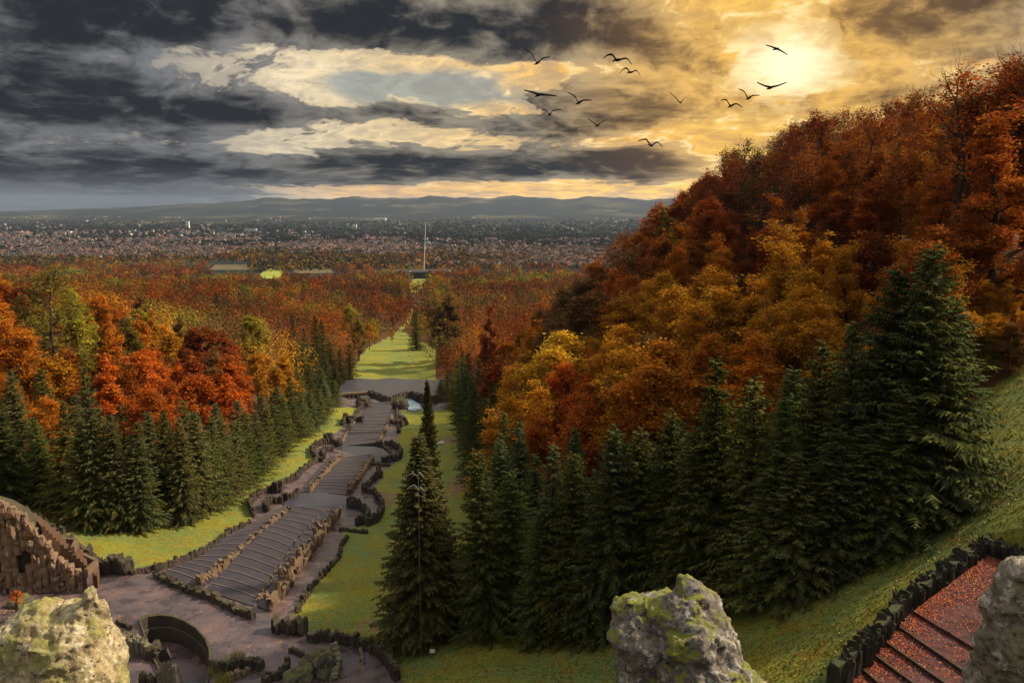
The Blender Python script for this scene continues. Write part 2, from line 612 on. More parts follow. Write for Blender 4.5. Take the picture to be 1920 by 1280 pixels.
PAVE_PX = [(185, 1078), (246, 1074), (300, 1061), (352, 1046), (400, 1024), (430, 992), (472, 976), (468, 955), (474, 934), (500, 912), (514, 903), (545, 893), (566, 876),
           (588, 862), (582, 845), (592, 831), (610, 824), (640, 800), (650, 785), (662, 775), (668, 762), (640, 764), (600, 764), (600, 742), (640, 708), (829, 711),
           (840, 770), (780, 768), (745, 770), (762, 784), (752, 800), (742, 822), (753, 842), (750, 862), (736, 872), (716, 884), (714, 898), (700, 915), (716, 938), (718, 962),
           (700, 975), (664, 986), (640, 1000), (636, 1040), (610, 1064), (580, 1100), (560, 1140), (548, 1152), (574, 1185), (640, 1186), (690, 1196), (728, 1212), (748, 1240), (752, 1279),
           (740, 1400), (-160, 1400), (-300, 1300), (-300, 1100), (90, 1105)]
PAVE = [p[:2] for p in gps(PAVE_PX)]
PATHS = [[p[:2] for p in gps(q)] for q in (
    [(636, 1186), (668, 1170), (715, 1150), (720, 1160), (700, 1172), (672, 1186)],
    [(838, 905), (870, 886), (900, 876), (905, 900), (860, 925), (838, 940)],
    [(822, 823), (872, 819), (880, 829), (822, 833)],
    [(700, 922), (738, 924), (738, 950), (714, 950)])]
PIT_PX = [(262, 1166), (275, 1159), (298, 1156), (322, 1158), (346, 1167), (368, 1181), (386, 1201), (394, 1222), (395, 1245), (390, 1275), (384, 1300), (330, 1300), (300, 1262), (286, 1232), (272, 1196)]
PZ = -56.0
PIT = [on_plane(u, v, PZ)[:2] for u, v in PIT_PX]

_az = np.concatenate([np.linspace(-75, -38, 40, endpoint=False), np.linspace(-38, 38, 540), np.linspace(38, 75, 41)[1:]])
_rr = np.concatenate([np.geomspace(3, 42, 50, endpoint=False), np.geomspace(42, 440, 560, endpoint=False), np.geomspace(440, 17500, 230)])
_AZ, _RR = np.meshgrid(np.radians(_az), _rr)
_X, _Y = _RR * np.sin(_AZ), _RR * np.cos(_AZ)
_Z = ground(_X, _Y)
_fine = np.sin(_X * .31 + 2 * np.sin(_Y * .11)) * np.sin(_Y * .27 + 1.3 * np.sin(_X * .17))
_Z0 = _Z.copy()
_Z += np.where(_RR < 500, 0.22 * _fine, 0)
_pit_big = inside(PIT, _X, _Y)
for dx, dy in ((1.2, 0), (-1.2, 0), (0, 1.2), (0, -1.2)):
    _pit_big |= inside(PIT, _X + dx, _Y + dy)
_pave = inside(PAVE, _X, _Y)
_Z = np.where(_pave, _Z0, _Z)
_Z = np.where(_pit_big, _Z - 7, _Z)
STAIR_PX = [(1590, 1285), (1660, 1200), (1710, 1148), (1850, 1042), (1915, 1060), (1990, 1110), (1990, 1400), (1590, 1400)]
STAIR = [on_plane(u, v, -26.5)[:2] for u, v in STAIR_PX]
_st = inside(STAIR, _X, _Y)
_Z = np.where(_st, np.minimum(_Z, -28 - (56 - _Y) * .35), _Z)
_zone = np.zeros(_X.shape, int)
_zone[wood_mask(_X, _Y)] = 1
_zone[_RR > 1500] = 3
_zone[(_RR > 640) & (_zone == 0) & ~((_X > left_x(_Y)) & (_X < right_x(_Y)))] = 1
_zone[_pave] = 2
_jx = 1.1 * np.sin(_X * 1.9 + 1.3 * np.sin(_Y * 1.1)) + .7 * np.sin(_Y * 2.7 + _X)
_jy = 1.4 * np.sin(_Y * 1.3 + 1.7 * np.sin(_X * .9)) + .8 * np.sin(_X * 2.3)
for q in PATHS:
    _zone[inside(q, _X + _jx, _Y + _jy) & (_zone != 2)] = 4
_nr, _na = _X.shape
_V = np.stack([_X, _Y, _Z], -1).reshape(-1, 3)
_i = np.arange(_nr * _na).reshape(_nr, _na)
_Fq = np.stack([_i[:-1, :-1], _i[:-1, 1:], _i[1:, 1:], _i[1:, :-1]], -1).reshape(-1, 4)
_fz = _zone[:-1, :-1].ravel()
for k, (nm, mt) in enumerate((('lawn', 'lawn'), ('forest_floor', 'floor'), ('cascade_paving', 'paving'), ('plain', 'plain'), ('path', 'earth'))):
    f = _Fq[_fz == k]
    if not len(f):
        continue
    used, inv = np.unique(f.ravel(), return_inverse=True)
    o = link(nm, mesh_np(nm, _V[used], inv.reshape(-1, 4), M[mt], smooth=True))
    tag(o, kind='structure')


# ------------------------------------------------------------------ stone
def mat_stone(name, base, warm, moss, mossy=0.5, scale=1.0, rough=0.9):
    m, g, b, _ = material(name, rough, 0.2)
    p = pos(g)
    oi = g.node('ShaderNodeObjectInfo').outputs['Random']
    a = g.noise(p, 0.8 * scale, 5, 0.65)
    f = g.noise(p, 5.0 * scale, 5, 0.7)
    nz = g.sep(g.node('ShaderNodeNewGeometry').outputs['Normal'])[2]
    c = g.mix(g.ss(a, 0.36, 0.66), base, warm)
    c = g.mix(g.mul(oi, 0.35), c, tuple(x * 1.7 for x in base))
    c = g.mix(g.mul(g.ss(f, 0.50, 0.70), 0.6), c, tuple(x * 0.4 for x in base))
    mo = g.ss(g.add(g.mul(nz, 0.22), g.noise(p, 1.3 * scale, 4, 0.6)), 0.58, 0.75)
    c = g.mix(g.mul(mo, mossy), c, moss)
    g.put(b.inputs['Base Color'], c)
    bump(g, b, g.add(f, a), 0.8, 0.12)
    return m


M['wall'] = mat_stone('shaded_tuff', (0.042, 0.031, 0.025), (0.078, 0.055, 0.039), (0.070, 0.075, 0.018), 0.55)  # tuff of the shadowed walls, their shade put into the base colour
M['rib'] = mat_stone('brown_tuff', (0.125, 0.078, 0.048), (0.180, 0.115, 0.068), (0.10, 0.095, 0.025), 0.35)
M['ruin'] = mat_stone('sunlit_tuff', (0.180, 0.115, 0.075), (0.260, 0.155, 0.090), (0.120, 0.100, 0.035), 0.45)  # same tuff for the sunlit ruin, the lit tone put into its colour
M['pale'] = mat_stone('pale_tuff', (0.170, 0.140, 0.095), (0.120, 0.100, 0.070), (0.130, 0.135, 0.030), 0.5)
M['tread'] = mat_stone('tread_stone', (0.034, 0.033, 0.042), (0.060, 0.046, 0.050), (0.050, 0.034, 0.026), 0.4, 0.5, 0.33)
M['lip'] = mat_stone('pale_lip', (0.130, 0.100, 0.095), (0.19, 0.14, 0.12), (0.10, 0.085, 0.05), 0.3)  # paler stone strip along the far edge of each tread
M['slate'] = mat_stone('wet_slate', (0.036, 0.036, 0.045), (0.056, 0.050, 0.056), (0.04, 0.036, 0.036), 0.3, 0.35, 0.28)
M['dark'] = material('deep_shade_stone')[0]
M['dark'].node_tree.nodes['Principled BSDF'].inputs['Base Color'].default_value = (0.03, 0.024, 0.02, 1)


def stone_mesh(seed, jag=0.10):
    r = np.random.default_rng(seed)
    bm = bmesh.new()
    bmesh.ops.create_cube(bm, size=1)
    bmesh.ops.subdivide_edges(bm, edges=bm.edges[:], cuts=1, use_grid_fill=True)
    for v in bm.verts:
        top = v.co.z > 0.4
        edge = sum(abs(c) > 0.4 for c in v.co)
        s = 1 - 0.15 * max(0, edge - 1)
        v.co.x *= s
        v.co.y *= s
        v.co += Vector(np.clip(r.normal(0, jag * 0.75, 3), -.15, .15) * (1, 1, .4))
        if top:
            v.co.z += r.uniform(-0.11, 0.04)
        v.co.z += 0.5
    me = bpy.data.meshes.new('stone')
    bm.to_mesh(me)
    bm.free()
    return me


STONES = {}
M['moss'] = mat_stone('black_moss_tuff', (0.026, 0.022, 0.017), (0.046, 0.038, 0.026), (0.050, 0.058, 0.016), 0.8)
for k in ('wall', 'rib', 'ruin', 'pale', 'moss'):
    STONES[k] = []
    for i in range(7):
        me = stone_mesh(100 + i)
        me.materials.append(M[k])
        STONES[k].append(me)


def resample(pts, step):
    pts = [np.array(p, float) for p in pts]
    seg = [np.linalg.norm((b - a)[:2]) for a, b in zip(pts, pts[1:])]
    L = sum(seg)
    n = max(1, int(round(L / step)))
    cum = np.concatenate([[0], np.cumsum(seg)])
    out = []
    for i in range(n):
        s = (i + 0.5 + random.uniform(-.28, .28)) / n * L
        k = min(int(np.searchsorted(cum, s, 'right')) - 1, len(seg) - 1)
        t = (s - cum[k]) / max(seg[k], 1e-6)
        d = pts[k + 1] - pts[k]
        out.append((pts[k] + d * t, math.atan2(d[1], d[0])))
    return out, L / n


def wall(name, label, cat, px, h, thick, step, kind='wall', group=None, hj=0.25, z=None, sink=0.5, single=True, root=None, lean=0.06, world=False):
    """a run of upright stones whose foot follows pixels of the photograph"""
    if name in ('tuff_wall', 'apse_wall'):
        h, thick = h * .82, thick * .75
    pts = px if world else ([on_plane(u, v, z) for u, v in px] if z is not None else gps(px))
    st, w = resample(pts, step * .55)
    if root is None:
        root = empty(name, tuple(pts[0]))
        tag(root, label, cat, group)
    o0 = np.array(root.location)
    lib = STONES[kind]
    # a rough continuous core so that no daylight shows between the stones
    if h > .8:
        cp = [np.array(p, float) for p in pts]
        V, Fc = [], []
        nrm = []
        for i in range(len(cp)):
            d = (cp[min(i + 1, len(cp) - 1)] - cp[max(i - 1, 0)])[:2]
            d = d / (np.linalg.norm(d) + 1e-9)
            nrm.append(np.array((-d[1], d[0], 0)))
        for c_, n_ in zip(cp, nrm):
            c0 = c_ - o0
            t_ = thick * .36
            V += [c0 - n_ * t_ - (0, 0, sink), c0 - n_ * t_ + (0, 0, h * .8), c0 + n_ * t_ + (0, 0, h * .8), c0 + n_ * t_ - (0, 0, sink)]
        for i in range(len(cp) - 1):
            k = i * 4
            Fc += [[k, k + 4, k + 5, k + 1], [k + 1, k + 5, k + 6, k + 2], [k + 2, k + 6, k + 7, k + 3]]
        link('wall_core', mesh_np('wall_core', V, Fc, M[kind]), root)
    if single:
        for p, a in st:
            hh = h * random.uniform(1 - hj, 1 + hj) * (random.uniform(.45, .8) if random.random() < .22 * min(1, hj * 5) else 1)
            o = link('stone', random.choice(lib), root)
            o.location = (p[0] - o0[0] + random.gauss(0, .05), p[1] - o0[1] + random.gauss(0, .05), p[2] - o0[2] - sink)
            o.rotation_euler = (random.gauss(0, lean), random.gauss(0, lean), a + random.gauss(0, .09))
            o.scale = (w * random.uniform(.95, 1.75), thick * random.uniform(.75, 1.35), hh + sink)
    else:
        V, Fc, n0 = [], [], 0
        for p, a in st:
            me = random.choice(lib)
            co = np.empty(len(me.vertices) * 3)
            me.vertices.foreach_get('co', co)
            co = co.reshape(-1, 3) * (w * random.uniform(1.02, 1.25), thick * random.uniform(.85, 1.2), h * random.uniform(1 - hj, 1 + hj) + sink)
            c, s = math.cos(a), math.sin(a)
            V.append(np.stack([co[:, 0] * c - co[:, 1] * s, co[:, 0] * s + co[:, 1] * c, co[:, 2]], -1) + (p - o0) - (0, 0, sink))
            Fc += [[i + n0 for i in f.vertices] for f in me.polygons]
            n0 += len(co)
        o = link('stonework', mesh_np('stonework', np.concatenate(V), Fc, M[kind]), root)
        o['kind'] = 'stuff'
    return root


def boulder_mesh(seed, mat, sub=3, amp=0.35):
    bm = bmesh.new()
    bmesh.ops.create_icosphere(bm, subdivisions=sub, radius=1)
    off = Vector((seed * 13.7, seed * 7.1, seed * 3.3))
    for v in bm.verts:
        n = noise.fractal(v.co * 1.1 + off, 0.9, 2.1, 5)
        v.co *= 1 + amp * n
        v.co.z = v.co.z * 0.8
    me = bpy.data.meshes.new('boulder')
    bm.to_mesh(me)
    bm.free()
    me.materials.append(mat)
    return me


def lerp_px(pts, t):
    f = t * (len(pts) - 1)
    i = min(int(f), len(pts) - 2)
    f -= i
    return (pts[i][0] + (pts[i + 1][0] - pts[i][0]) * f, pts[i][1] + (pts[i + 1][1] - pts[i][1]) * f)


def slab(name, ring, z0, z1, mat, parent=None, o0=(0, 0, 0), bev=0.0):
    """closed prism: ring of xy points, from z0 up to z1"""
    n = len(ring)
    V = [(p[0] - o0[0], p[1] - o0[1], z0 - o0[2]) for p in ring] + [(p[0] - o0[0], p[1] - o0[1], z1 - o0[2]) for p in ring]
    area = sum(ring[i][0] * ring[(i + 1) % n][1] - ring[(i + 1) % n][0] * ring[i][1] for i in range(n))
    tri = tessellate_polygon([[Vector((p[0], p[1], 0)) for p in ring]])
    Fc = []
    for t in tri:
        a, b, c = t
        cr = (ring[b][0] - ring[a][0]) * (ring[c][1] - ring[a][1]) - (ring[b][1] - ring[a][1]) * (ring[c][0] - ring[a][0])
        t = (a, b, c) if cr > 0 else (a, c, b)
        Fc.append([i + n for i in t])
        Fc.append([i for i in reversed(t)])
    for i in range(n):
        j = (i + 1) % n
        Fc.append([i, j, j + n, i + n] if area > 0 else [j, i, i + n, j + n])
    me = mesh_np(name, V, Fc, mat)
    return link(name, me, parent)


def flight(label, strips, n, lift=0.12):
    """a run of long shallow water steps falling away from the camera"""
    first = gp(*strips[0][0][0])
    root = empty('water_stairs', first)
    tag(root, label, 'water stairs', 'flights of the water cascade')
    o0 = first
    for L, Rr in strips:
        for i in range(n):
            a, b = i / n, (i + 1) / n
            la, ra, lb, rb = (np.array(gp(*lerp_px(q, t))) for q, t in ((L, a), (Rr, a), (L, b), (Rr, b)))
            zt = max(la[2], ra[2], 0.5 * (la[2] + lb[2])) + lift + 0.05 * (i % 3)
            k = 6
            bow = 0.035 * np.linalg.norm(rb - lb)
            d = (lb + rb - la - ra)[:2]
            d = d / np.linalg.norm(d)
            back = [la[:2] + (ra - la)[:2] * (j / k) + d * (bow * math.sin(math.pi * j / k) - 0.05 if i else 0) for j in range(k + 1)]
            front = [lb[:2] + (rb - lb)[:2] * (j / k) + d * bow * math.sin(math.pi * j / k) for j in range(k + 1)]
            ring = back + front[::-1]
            t = slab('tread', ring, zt - 2.2, zt, M['tread'], root, o0)
            lipr = [f - d * 0.10 for f in front] + [f + d * 0.06 for f in front][::-1]
            slab('lip', lipr, zt - 0.3, zt + 0.10, M['lip'], t, o0)
    return root


# ---- plaza with its sunken round basin
def plaza():
    outer_px = [(186, 1086), (210, 1078), (246, 1076), (292, 1075), (330, 1090), (400, 1118), (474, 1152), (512, 1160), (560, 1176), (578, 1196), (640, 1192), (690, 1200), (726, 1216), (744, 1242),
                (748, 1290), (700, 1420), (100, 1420), (60, 1300), (110, 1190), (150, 1120)]
    outer = [on_plane(u, v, PZ) for u, v in outer_px]
    hole = [(p[0], p[1], PZ) for p in PIT]
    tri = tessellate_polygon([[Vector((p[0], p[1], 0)) for p in outer], [Vector((p[0], p[1], 0)) for p in hole]])
    V = outer + hole
    Fc = []
    for a, b, c in tri:
        cr = (V[b][0] - V[a][0]) * (V[c][1] - V[a][1]) - (V[b][1] - V[a][1]) * (V[c][0] - V[a][0])
        Fc.append((a, b, c) if cr > 0 else (a, c, b))
    o = link('plaza', mesh_np('plaza', V, Fc, M['paving']))
    tag(o, kind='structure')
    # the basin: rim stones, drum wall and floor
    c = np.mean(np.array(PIT), 0)
    root = empty('sunken_basin', (c[0], c[1], PZ))
    tag(root, 'round sunken basin with dark curved wall in the purple plaza', 'basin')
    n = len(PIT)
    depth = 3.4
    V, Fc = [], []
    for r_, z_ in ((1.035, 0.02), (1.035, 0.42), (0.96, 0.42), (0.965, -1.2), (0.93, -1.3), (0.93, -depth)):
        for p in PIT:
            q = c + (np.array(p) - c) * r_
            V.append((q[0] - c[0], q[1] - c[1], z_))
    for k in range(5):
        for i in range(n):
            j = (i + 1) % n
            Fc.append([k * n + i, k * n + j, (k + 1) * n + j, (k + 1) * n + i])
    link('drum_wall', mesh_np('drum_wall', V, Fc, M['wall']), root)
    fl = [((np.array(p) - c) * 0.95) for p in PIT]
    slab('basin_floor', fl, -depth - 0.4, -depth + 0.05, M['paving'], root)


plaza()

# ---- cascade: three flights of water steps
L1 = [(383, 1108), (414, 1081), (445, 1053), (475, 1027), (503, 1000), (525, 978), (548, 956)]
R1 = [(478, 1137), (499, 1105), (520, 1072), (541, 1040), (563, 1010), (585, 985), (607, 963)]
LL1 = [(300, 1078), (338, 1064), (376, 1049), (408, 1028), (436, 1006), (466, 988), (497, 968)]
RR1 = [(508, 1146), (531, 1112), (555, 1076), (577, 1045), (597, 1018), (616, 993), (634, 970)]
flight('near flight of long purple water steps behind the dark wall', [
    ([(q[0] + 0, q[1]) for q in LL1], [(q[0] - 9, q[1]) for q in L1]),
    ([(q[0] + 2, q[1]) for q in L1], [(q[0] - 2, q[1]) for q in R1]),
    ([(q[0] + 4, q[1]) for q in R1], [(q[0] - 3, q[1]) for q in RR1])], 15)
L2 = [(585, 922), (602, 902), (622, 880), (641, 861)]
R2 = [(650, 928), (664, 906), (681, 882), (697, 862)]
LL2 = [(562, 922), (580, 900), (600, 878), (618, 858)]
flight('middle flight of water steps between the two slate landings', [(LL2, [(q[0] - 4, q[1]) for q in L2]), (L2, R2)], 12)
L3 = [(642, 836), (652, 818), (664, 798), (678, 776), (690, 760)]
R3 = [(704, 837), (714, 818), (724, 798), (733, 777), (738, 760)]
flight('farthest flight of water steps below the wide grey basin', [(L3, R3)], 14)


def sheet(name, px, z, mat, thick=2.0):
    ring = [on_plane(u, v, z)[:2] for u, v in px]
    return tag(slab(name, ring, z - thick, z, mat), kind='structure')


def px_plane(px, lift):
    return max(gp(u, v)[2] for u, v in px) + lift


land1 = [(558, 927), (575, 923), (596, 922), (615, 924), (637, 931), (652, 932), (654, 950), (668, 955), (684, 962), (690, 970), (684, 976), (664, 980), (640, 976), (632, 968), (609, 961), (580, 958), (548, 956), (530, 950), (534, 940)]
sheet('landing', land1, gp(600, 945)[2] + 0.5, M['slate'])
land2 = [(618, 856), (606, 850), (612, 844), (626, 838), (642, 835), (704, 837), (718, 841), (732, 852), (733, 862), (717, 866), (697, 864), (670, 860), (642, 860)]
sheet('landing', land2, gp(670, 848)[2] + 0.5, M['slate'])

# ---- walls round the cascade (foot lines read off the photograph)
G1 = 'low tuff walls along the cascade'
wall('tuff_wall', 'ragged dark wall across the foot of the near water steps', 'wall', [(292, 1086), (330, 1104), (368, 1118), (405, 1131), (440, 1150), (476, 1164)], 1.7, 1.3, 1.05, 'wall', G1, 0.3)
wall('tuff_wall', 'palisade of upright stones between left lawn and near water steps', 'wall', [(246, 1081), (300, 1069), (352, 1053), (400, 1030), (428, 1004), (470, 984)], 1.7, 0.8, 0.9, 'wall', G1, 0.25)
wall('stone_pillar', 'squat square stone pillar at the near corner of left lawn', 'pillar', [(214, 1072), (243, 1080)], 2.9, 1.8, 1.2, 'wall', None, 0.12)
wall('stone_balustrade', 'saw-toothed left balustrade dividing the near water steps', 'balustrade', [(372, 1098), (403, 1078), (436, 1052), (467, 1026), (495, 1000), (518, 978), (542, 958)], 1.25, 1.0, 1.35, 'rib', 'balustrades of the cascade', 0.45, lean=0.16)
wall('stone_balustrade', 'thin low right balustrade inside the near water steps', 'balustrade', [(481, 1128), (501, 1102), (522, 1070), (543, 1039), (564, 1010), (586, 985), (606, 965)], 0.55, 0.6, 1.6, 'rib', 'balustrades of the cascade', 0.4, lean=0.12)
wall('stone_balustrade', 'tall ribbed outer balustrade on the right of near water steps', 'balustrade', [(506, 1146), (531, 1110), (555, 1075), (577, 1045), (597, 1017), (616, 992), (634, 969)], 2.3, 0.8, 1.15, 'rib', 'balustrades of the cascade', 0.4, lean=0.2)
wall('tuff_wall', 'dark crumbling edge of the right lawn beside near water steps', 'wall', [(556, 1148), (566, 1128), (585, 1102), (610, 1072), (634, 1050), (640, 1024), (652, 1006)], 0.9, 0.8, 0.9, 'wall', G1, 0.45)
wall('tuff_wall', 'thick dark wall block standing alone at right lawn corner', 'wall', [(515, 1184), (543, 1187), (573, 1190)], 2.4, 2.4, 0.9, 'wall', G1, 0.25)
wall('tuff_wall', 'long curved palisade wall rounding the paved terrace below the tall spruces', 'wall', [(576, 1206), (604, 1205), (632, 1205), (662, 1208), (690, 1216), (716, 1232), (734, 1252), (744, 1276)], 2.0, 1.0, 0.8, 'wall', G1, 0.2)

# landing 1
GA = 'apse walls round the cascade landings'
wall('apse_wall', 'outer curved wall left of the near landing', 'wall', [(528, 918), (510, 921), (488, 927), (474, 938), (469, 952), (476, 968)], 2.0, 1.0, 1.1, 'wall', GA, 0.2)
wall('apse_wall', 'small C-shaped inner wall left of the near landing', 'wall', [(530, 944), (512, 944), (500, 949), (496, 955), (503, 961)], 2.3, 1.0, 0.9, 'wall', GA, 0.08)
wall('apse_wall', 'bowed dark wall joining near landing to its left apse', 'wall', [(531, 938), (541, 941), (552, 938), (560, 930)], 2.6, 1.0, 1.0, 'wall', GA, 0.08)
wall('stone_pillar', 'square dark pillar above the left apse of near landing', 'pillar', [(512, 922), (528, 923)], 3.2, 1.6, 1.5, 'wall', None, 0.1)
wall('apse_wall', 'short thick dark wall at right end of near landing', 'wall', [(652, 950), (664, 953), (675, 953)], 3.0, 1.2, 1.0, 'wall', GA, 0.06)
wall('apse_wall', 'curled inner wall right of the near landing', 'wall', [(675, 955), (687, 963), (692, 971), (686, 979), (667, 985)], 2.3, 1.0, 1.0, 'wall', GA, 0.08)
wall('apse_wall', 'wide outer curved wall right of the near landing', 'wall', [(682, 922), (702, 927), (714, 943), (717, 962), (708, 977), (690, 984)], 2.0, 1.0, 1.1, 'wall', GA, 0.25)
wall('tuff_wall', 'short low wall below right apse of near landing', 'wall', [(637, 994), (655, 997), (688, 1000)], 1.0, 0.8, 1.0, 'wall', G1, 0.2)
# between the landings
wall('tuff_wall', 'stepped brown wall along left lawn beside middle water steps', 'wall', [(528, 908), (556, 899), (566, 884), (586, 872), (596, 864), (606, 866)], 2.0, 1.0, 1.2, 'wall', G1, 0.3)
wall('stone_balustrade', 'left balustrade of the middle water steps', 'balustrade', [(581, 924), (600, 901), (620, 879), (640, 860)], 1.3, 0.9, 1.7, 'rib', 'balustrades of the cascade', 0.4, lean=0.14)
wall('stone_balustrade', 'right balustrade of the middle water steps', 'balustrade', [(655, 928), (668, 905), (684, 882), (699, 862)], 1.8, 0.9, 1.7, 'rib', 'balustrades of the cascade', 0.4, lean=0.14)
wall('tuff_wall', 'dark broken wall between right lawn and middle water steps', 'wall', [(682, 920), (694, 908), (704, 898), (714, 894), (708, 884)], 1.7, 1.3, 1.2, 'wall', G1, 0.4)
# landing 2
wall('apse_wall', 'outer curved wall left of the far landing', 'wall', [(612, 832), (594, 836), (584, 847), (590, 860)], 2.2, 1.2, 1.5, 'wall', GA, 0.15)
wall('apse_wall', 'small inner curl left of the far landing', 'wall', [(625, 845), (610, 847), (602, 853), (609, 860)], 2.2, 1.2, 1.3, 'wall', GA, 0.1)
wall('stone_pillar', 'black square block on left of far landing', 'pillar', [(625, 838), (641, 838)], 2.8, 1.6, 1.8, 'wall', 'dark blocks beside the far landing', 0.06)
wall('stone_pillar', 'black square block on right of far landing', 'pillar', [(704, 842), (719, 842)], 2.8, 1.6, 1.8, 'wall', 'dark blocks beside the far landing', 0.06)
wall('stone_pillar', 'taller dark block behind left block of far landing', 'pillar', [(612, 832), (625, 832)], 3.4, 1.6, 1.6, 'wall', None, 0.1)
wall('apse_wall', 'small inner curl right of the far landing', 'wall', [(720, 844), (732, 854), (733, 863), (717, 867)], 2.0, 1.2, 1.4, 'wall', GA, 0.1)
wall('apse_wall', 'outer curved wall right of the far landing', 'wall', [(722, 834), (740, 838), (752, 848), (750, 858), (740, 865)], 2.3, 1.4, 1.5, 'wall', GA, 0.2)
wall('tuff_wall', 'straight low wall below right apse of far landing', 'wall', [(698, 872), (714, 873), (732, 874)], 1.0, 0.9, 1.4, 'wall', G1, 0.15)
wall('stone_balustrade', 'low right balustrade of the farthest water steps', 'balustrade', [(707, 836), (717, 818), (726, 800), (735, 782)], 1.2, 0.9, 2.4, 'rib', 'balustrades of the cascade', 0.3)
wall('stone_balustrade', 'low left balustrade of the farthest water steps', 'balustrade', [(638, 836), (649, 818), (660, 800), (672, 782)], 1.0, 0.9, 2.4, 'rib', 'balustrades of the cascade', 0.3)
# landing 3 and the wide basin
wall('tuff_wall', 'dark clustered walls left of the farthest water steps', 'wall', [(642, 798), (648, 788), (658, 794), (668, 790), (681, 792)], 2.6, 1.8, 2.2, 'wall', G1, 0.35)
wall('tuff_wall', 'dark clustered walls right of the farthest water steps', 'wall', [(729, 794), (741, 794), (750, 788), (762, 796), (752, 801)], 2.6, 1.8, 2.2, 'wall', G1, 0.35)
wall('tuff_wall', 'brown wall climbing from farthest steps to the left grotto pier', 'wall', [(655, 812), (664, 786), (674, 768), (686, 762)], 1.6, 1.4, 2.2, 'wall', G1, 0.3)
wall('tuff_wall', 'brown wall climbing from farthest steps to the right grotto pier', 'wall', [(748, 812), (746, 790), (744, 770)], 1.6, 1.4, 2.2, 'wall', G1, 0.3)


def grotto():
    zb = gp(735, 750)[2] + 3.6
    px = [(634, 737), (638, 722), (652, 713), (676, 709), (700, 711), (735, 708), (768, 711), (800, 711), (829, 716), (842, 722), (842, 742), (800, 741), (769, 734), (756, 737), (743, 741), (727, 745), (715, 741), (692, 732), (672, 736), (650, 736)]
    sheet('basin_water', px, zb, M['slate'], 5.0)
    edge = [(842, 743), (800, 742), (769, 735), (756, 738), (743, 742), (727, 746), (715, 742), (692, 733)]
    pts = [np.array(on_plane(u, v, zb)) - (0, 0.4, 0) for u, v in edge]
    wall('basin_wall', 'scalloped dark wall holding the wide grey basin', 'wall', [p - (0, 0, 3.4) for p in pts], 4.1, 1.3, 2.2, 'wall', None, 0.03, world=True)
    # arcade on the left with its parapet and columns
    a, b = np.array(on_plane(633, 737, zb)), np.array(on_plane(690, 733, zb))
    r0 = empty('grotto_arcade', (a[0], a[1], zb - 4.2))
    tag(r0, 'low dark arcade with columns on left of the wide basin', 'arcade')
    d = (b - a)[:2]
    n = 7
    L = np.linalg.norm(d)
    d = d / L
    nrm = np.array((d[1], -d[0]))
    ring = [(0, 0), tuple(d * L), tuple(d * L + nrm * 2.2), tuple(nrm * 2.2)]
    slab('roof_slab', ring, 3.5, 4.3, M['rib'], r0)
    slab('back_wall', [tuple(-nrm * 0.3), tuple(d * L - nrm * 0.3), tuple(d * L), (0, 0)], -1, 3.5, M['wall'], r0)
    for i in range(n):
        q = d * (L * (i + 0.5) / n) + nrm * 1.8
        o = link('column', random.choice(STONES['rib']), r0)
        o.location = (q[0], q[1], -0.6)
        o.scale = (0.9, 0.9, 4.1)
    # rocky piers and the two runs of pale water
    for i, (u, v, s, lab) in enumerate(((684, 763, 3.4, 'mossy rock pier on left of the pale water sheet'), (751, 765, 3.3, 'mossy rock pier on right of the pale water sheet'))):
        p = gp(u, v)
        o = link('rock_pier', boulder_mesh(40 + i, M['wall']), None, (p[0], p[1], p[2] + 1.4))
        o.scale = (s, s * .9, s * 1.1)
        tag(o, lab, 'rock', 'rock piers of the basin')
    mw, g, b_, _ = material('pale_water', 0.25, 0.5)
    g.put(b_.inputs['Base Color'], g.mix(g.ss(g.noise(pos(g), 0.7, 5, 0.6), 0.4, 0.65), (0.34, 0.33, 0.32), (0.62, 0.60, 0.58)))
    mb, g, b_, _ = material('pool_water', 0.12, 0.6)
    g.put(b_.inputs['Base Color'], g.mix(g.ss(g.noise(pos(g), 0.5, 3, 0.5), 0.4, 0.6), (0.17, 0.25, 0.29), (0.24, 0.33, 0.36)))
    sheet('water_sheet', [(696, 761), (690, 747), (715, 750), (742, 750), (741, 762), (718, 762)], gp(718, 754)[2] + 0.8, mw)
    sheet('pool', [(766, 768), (757, 748), (768, 746), (786, 756), (789, 766), (776, 770)], gp(774, 758)[2] + 1.0, mb)
    # the lit lantern-like opening at the end of the arcade


grotto()


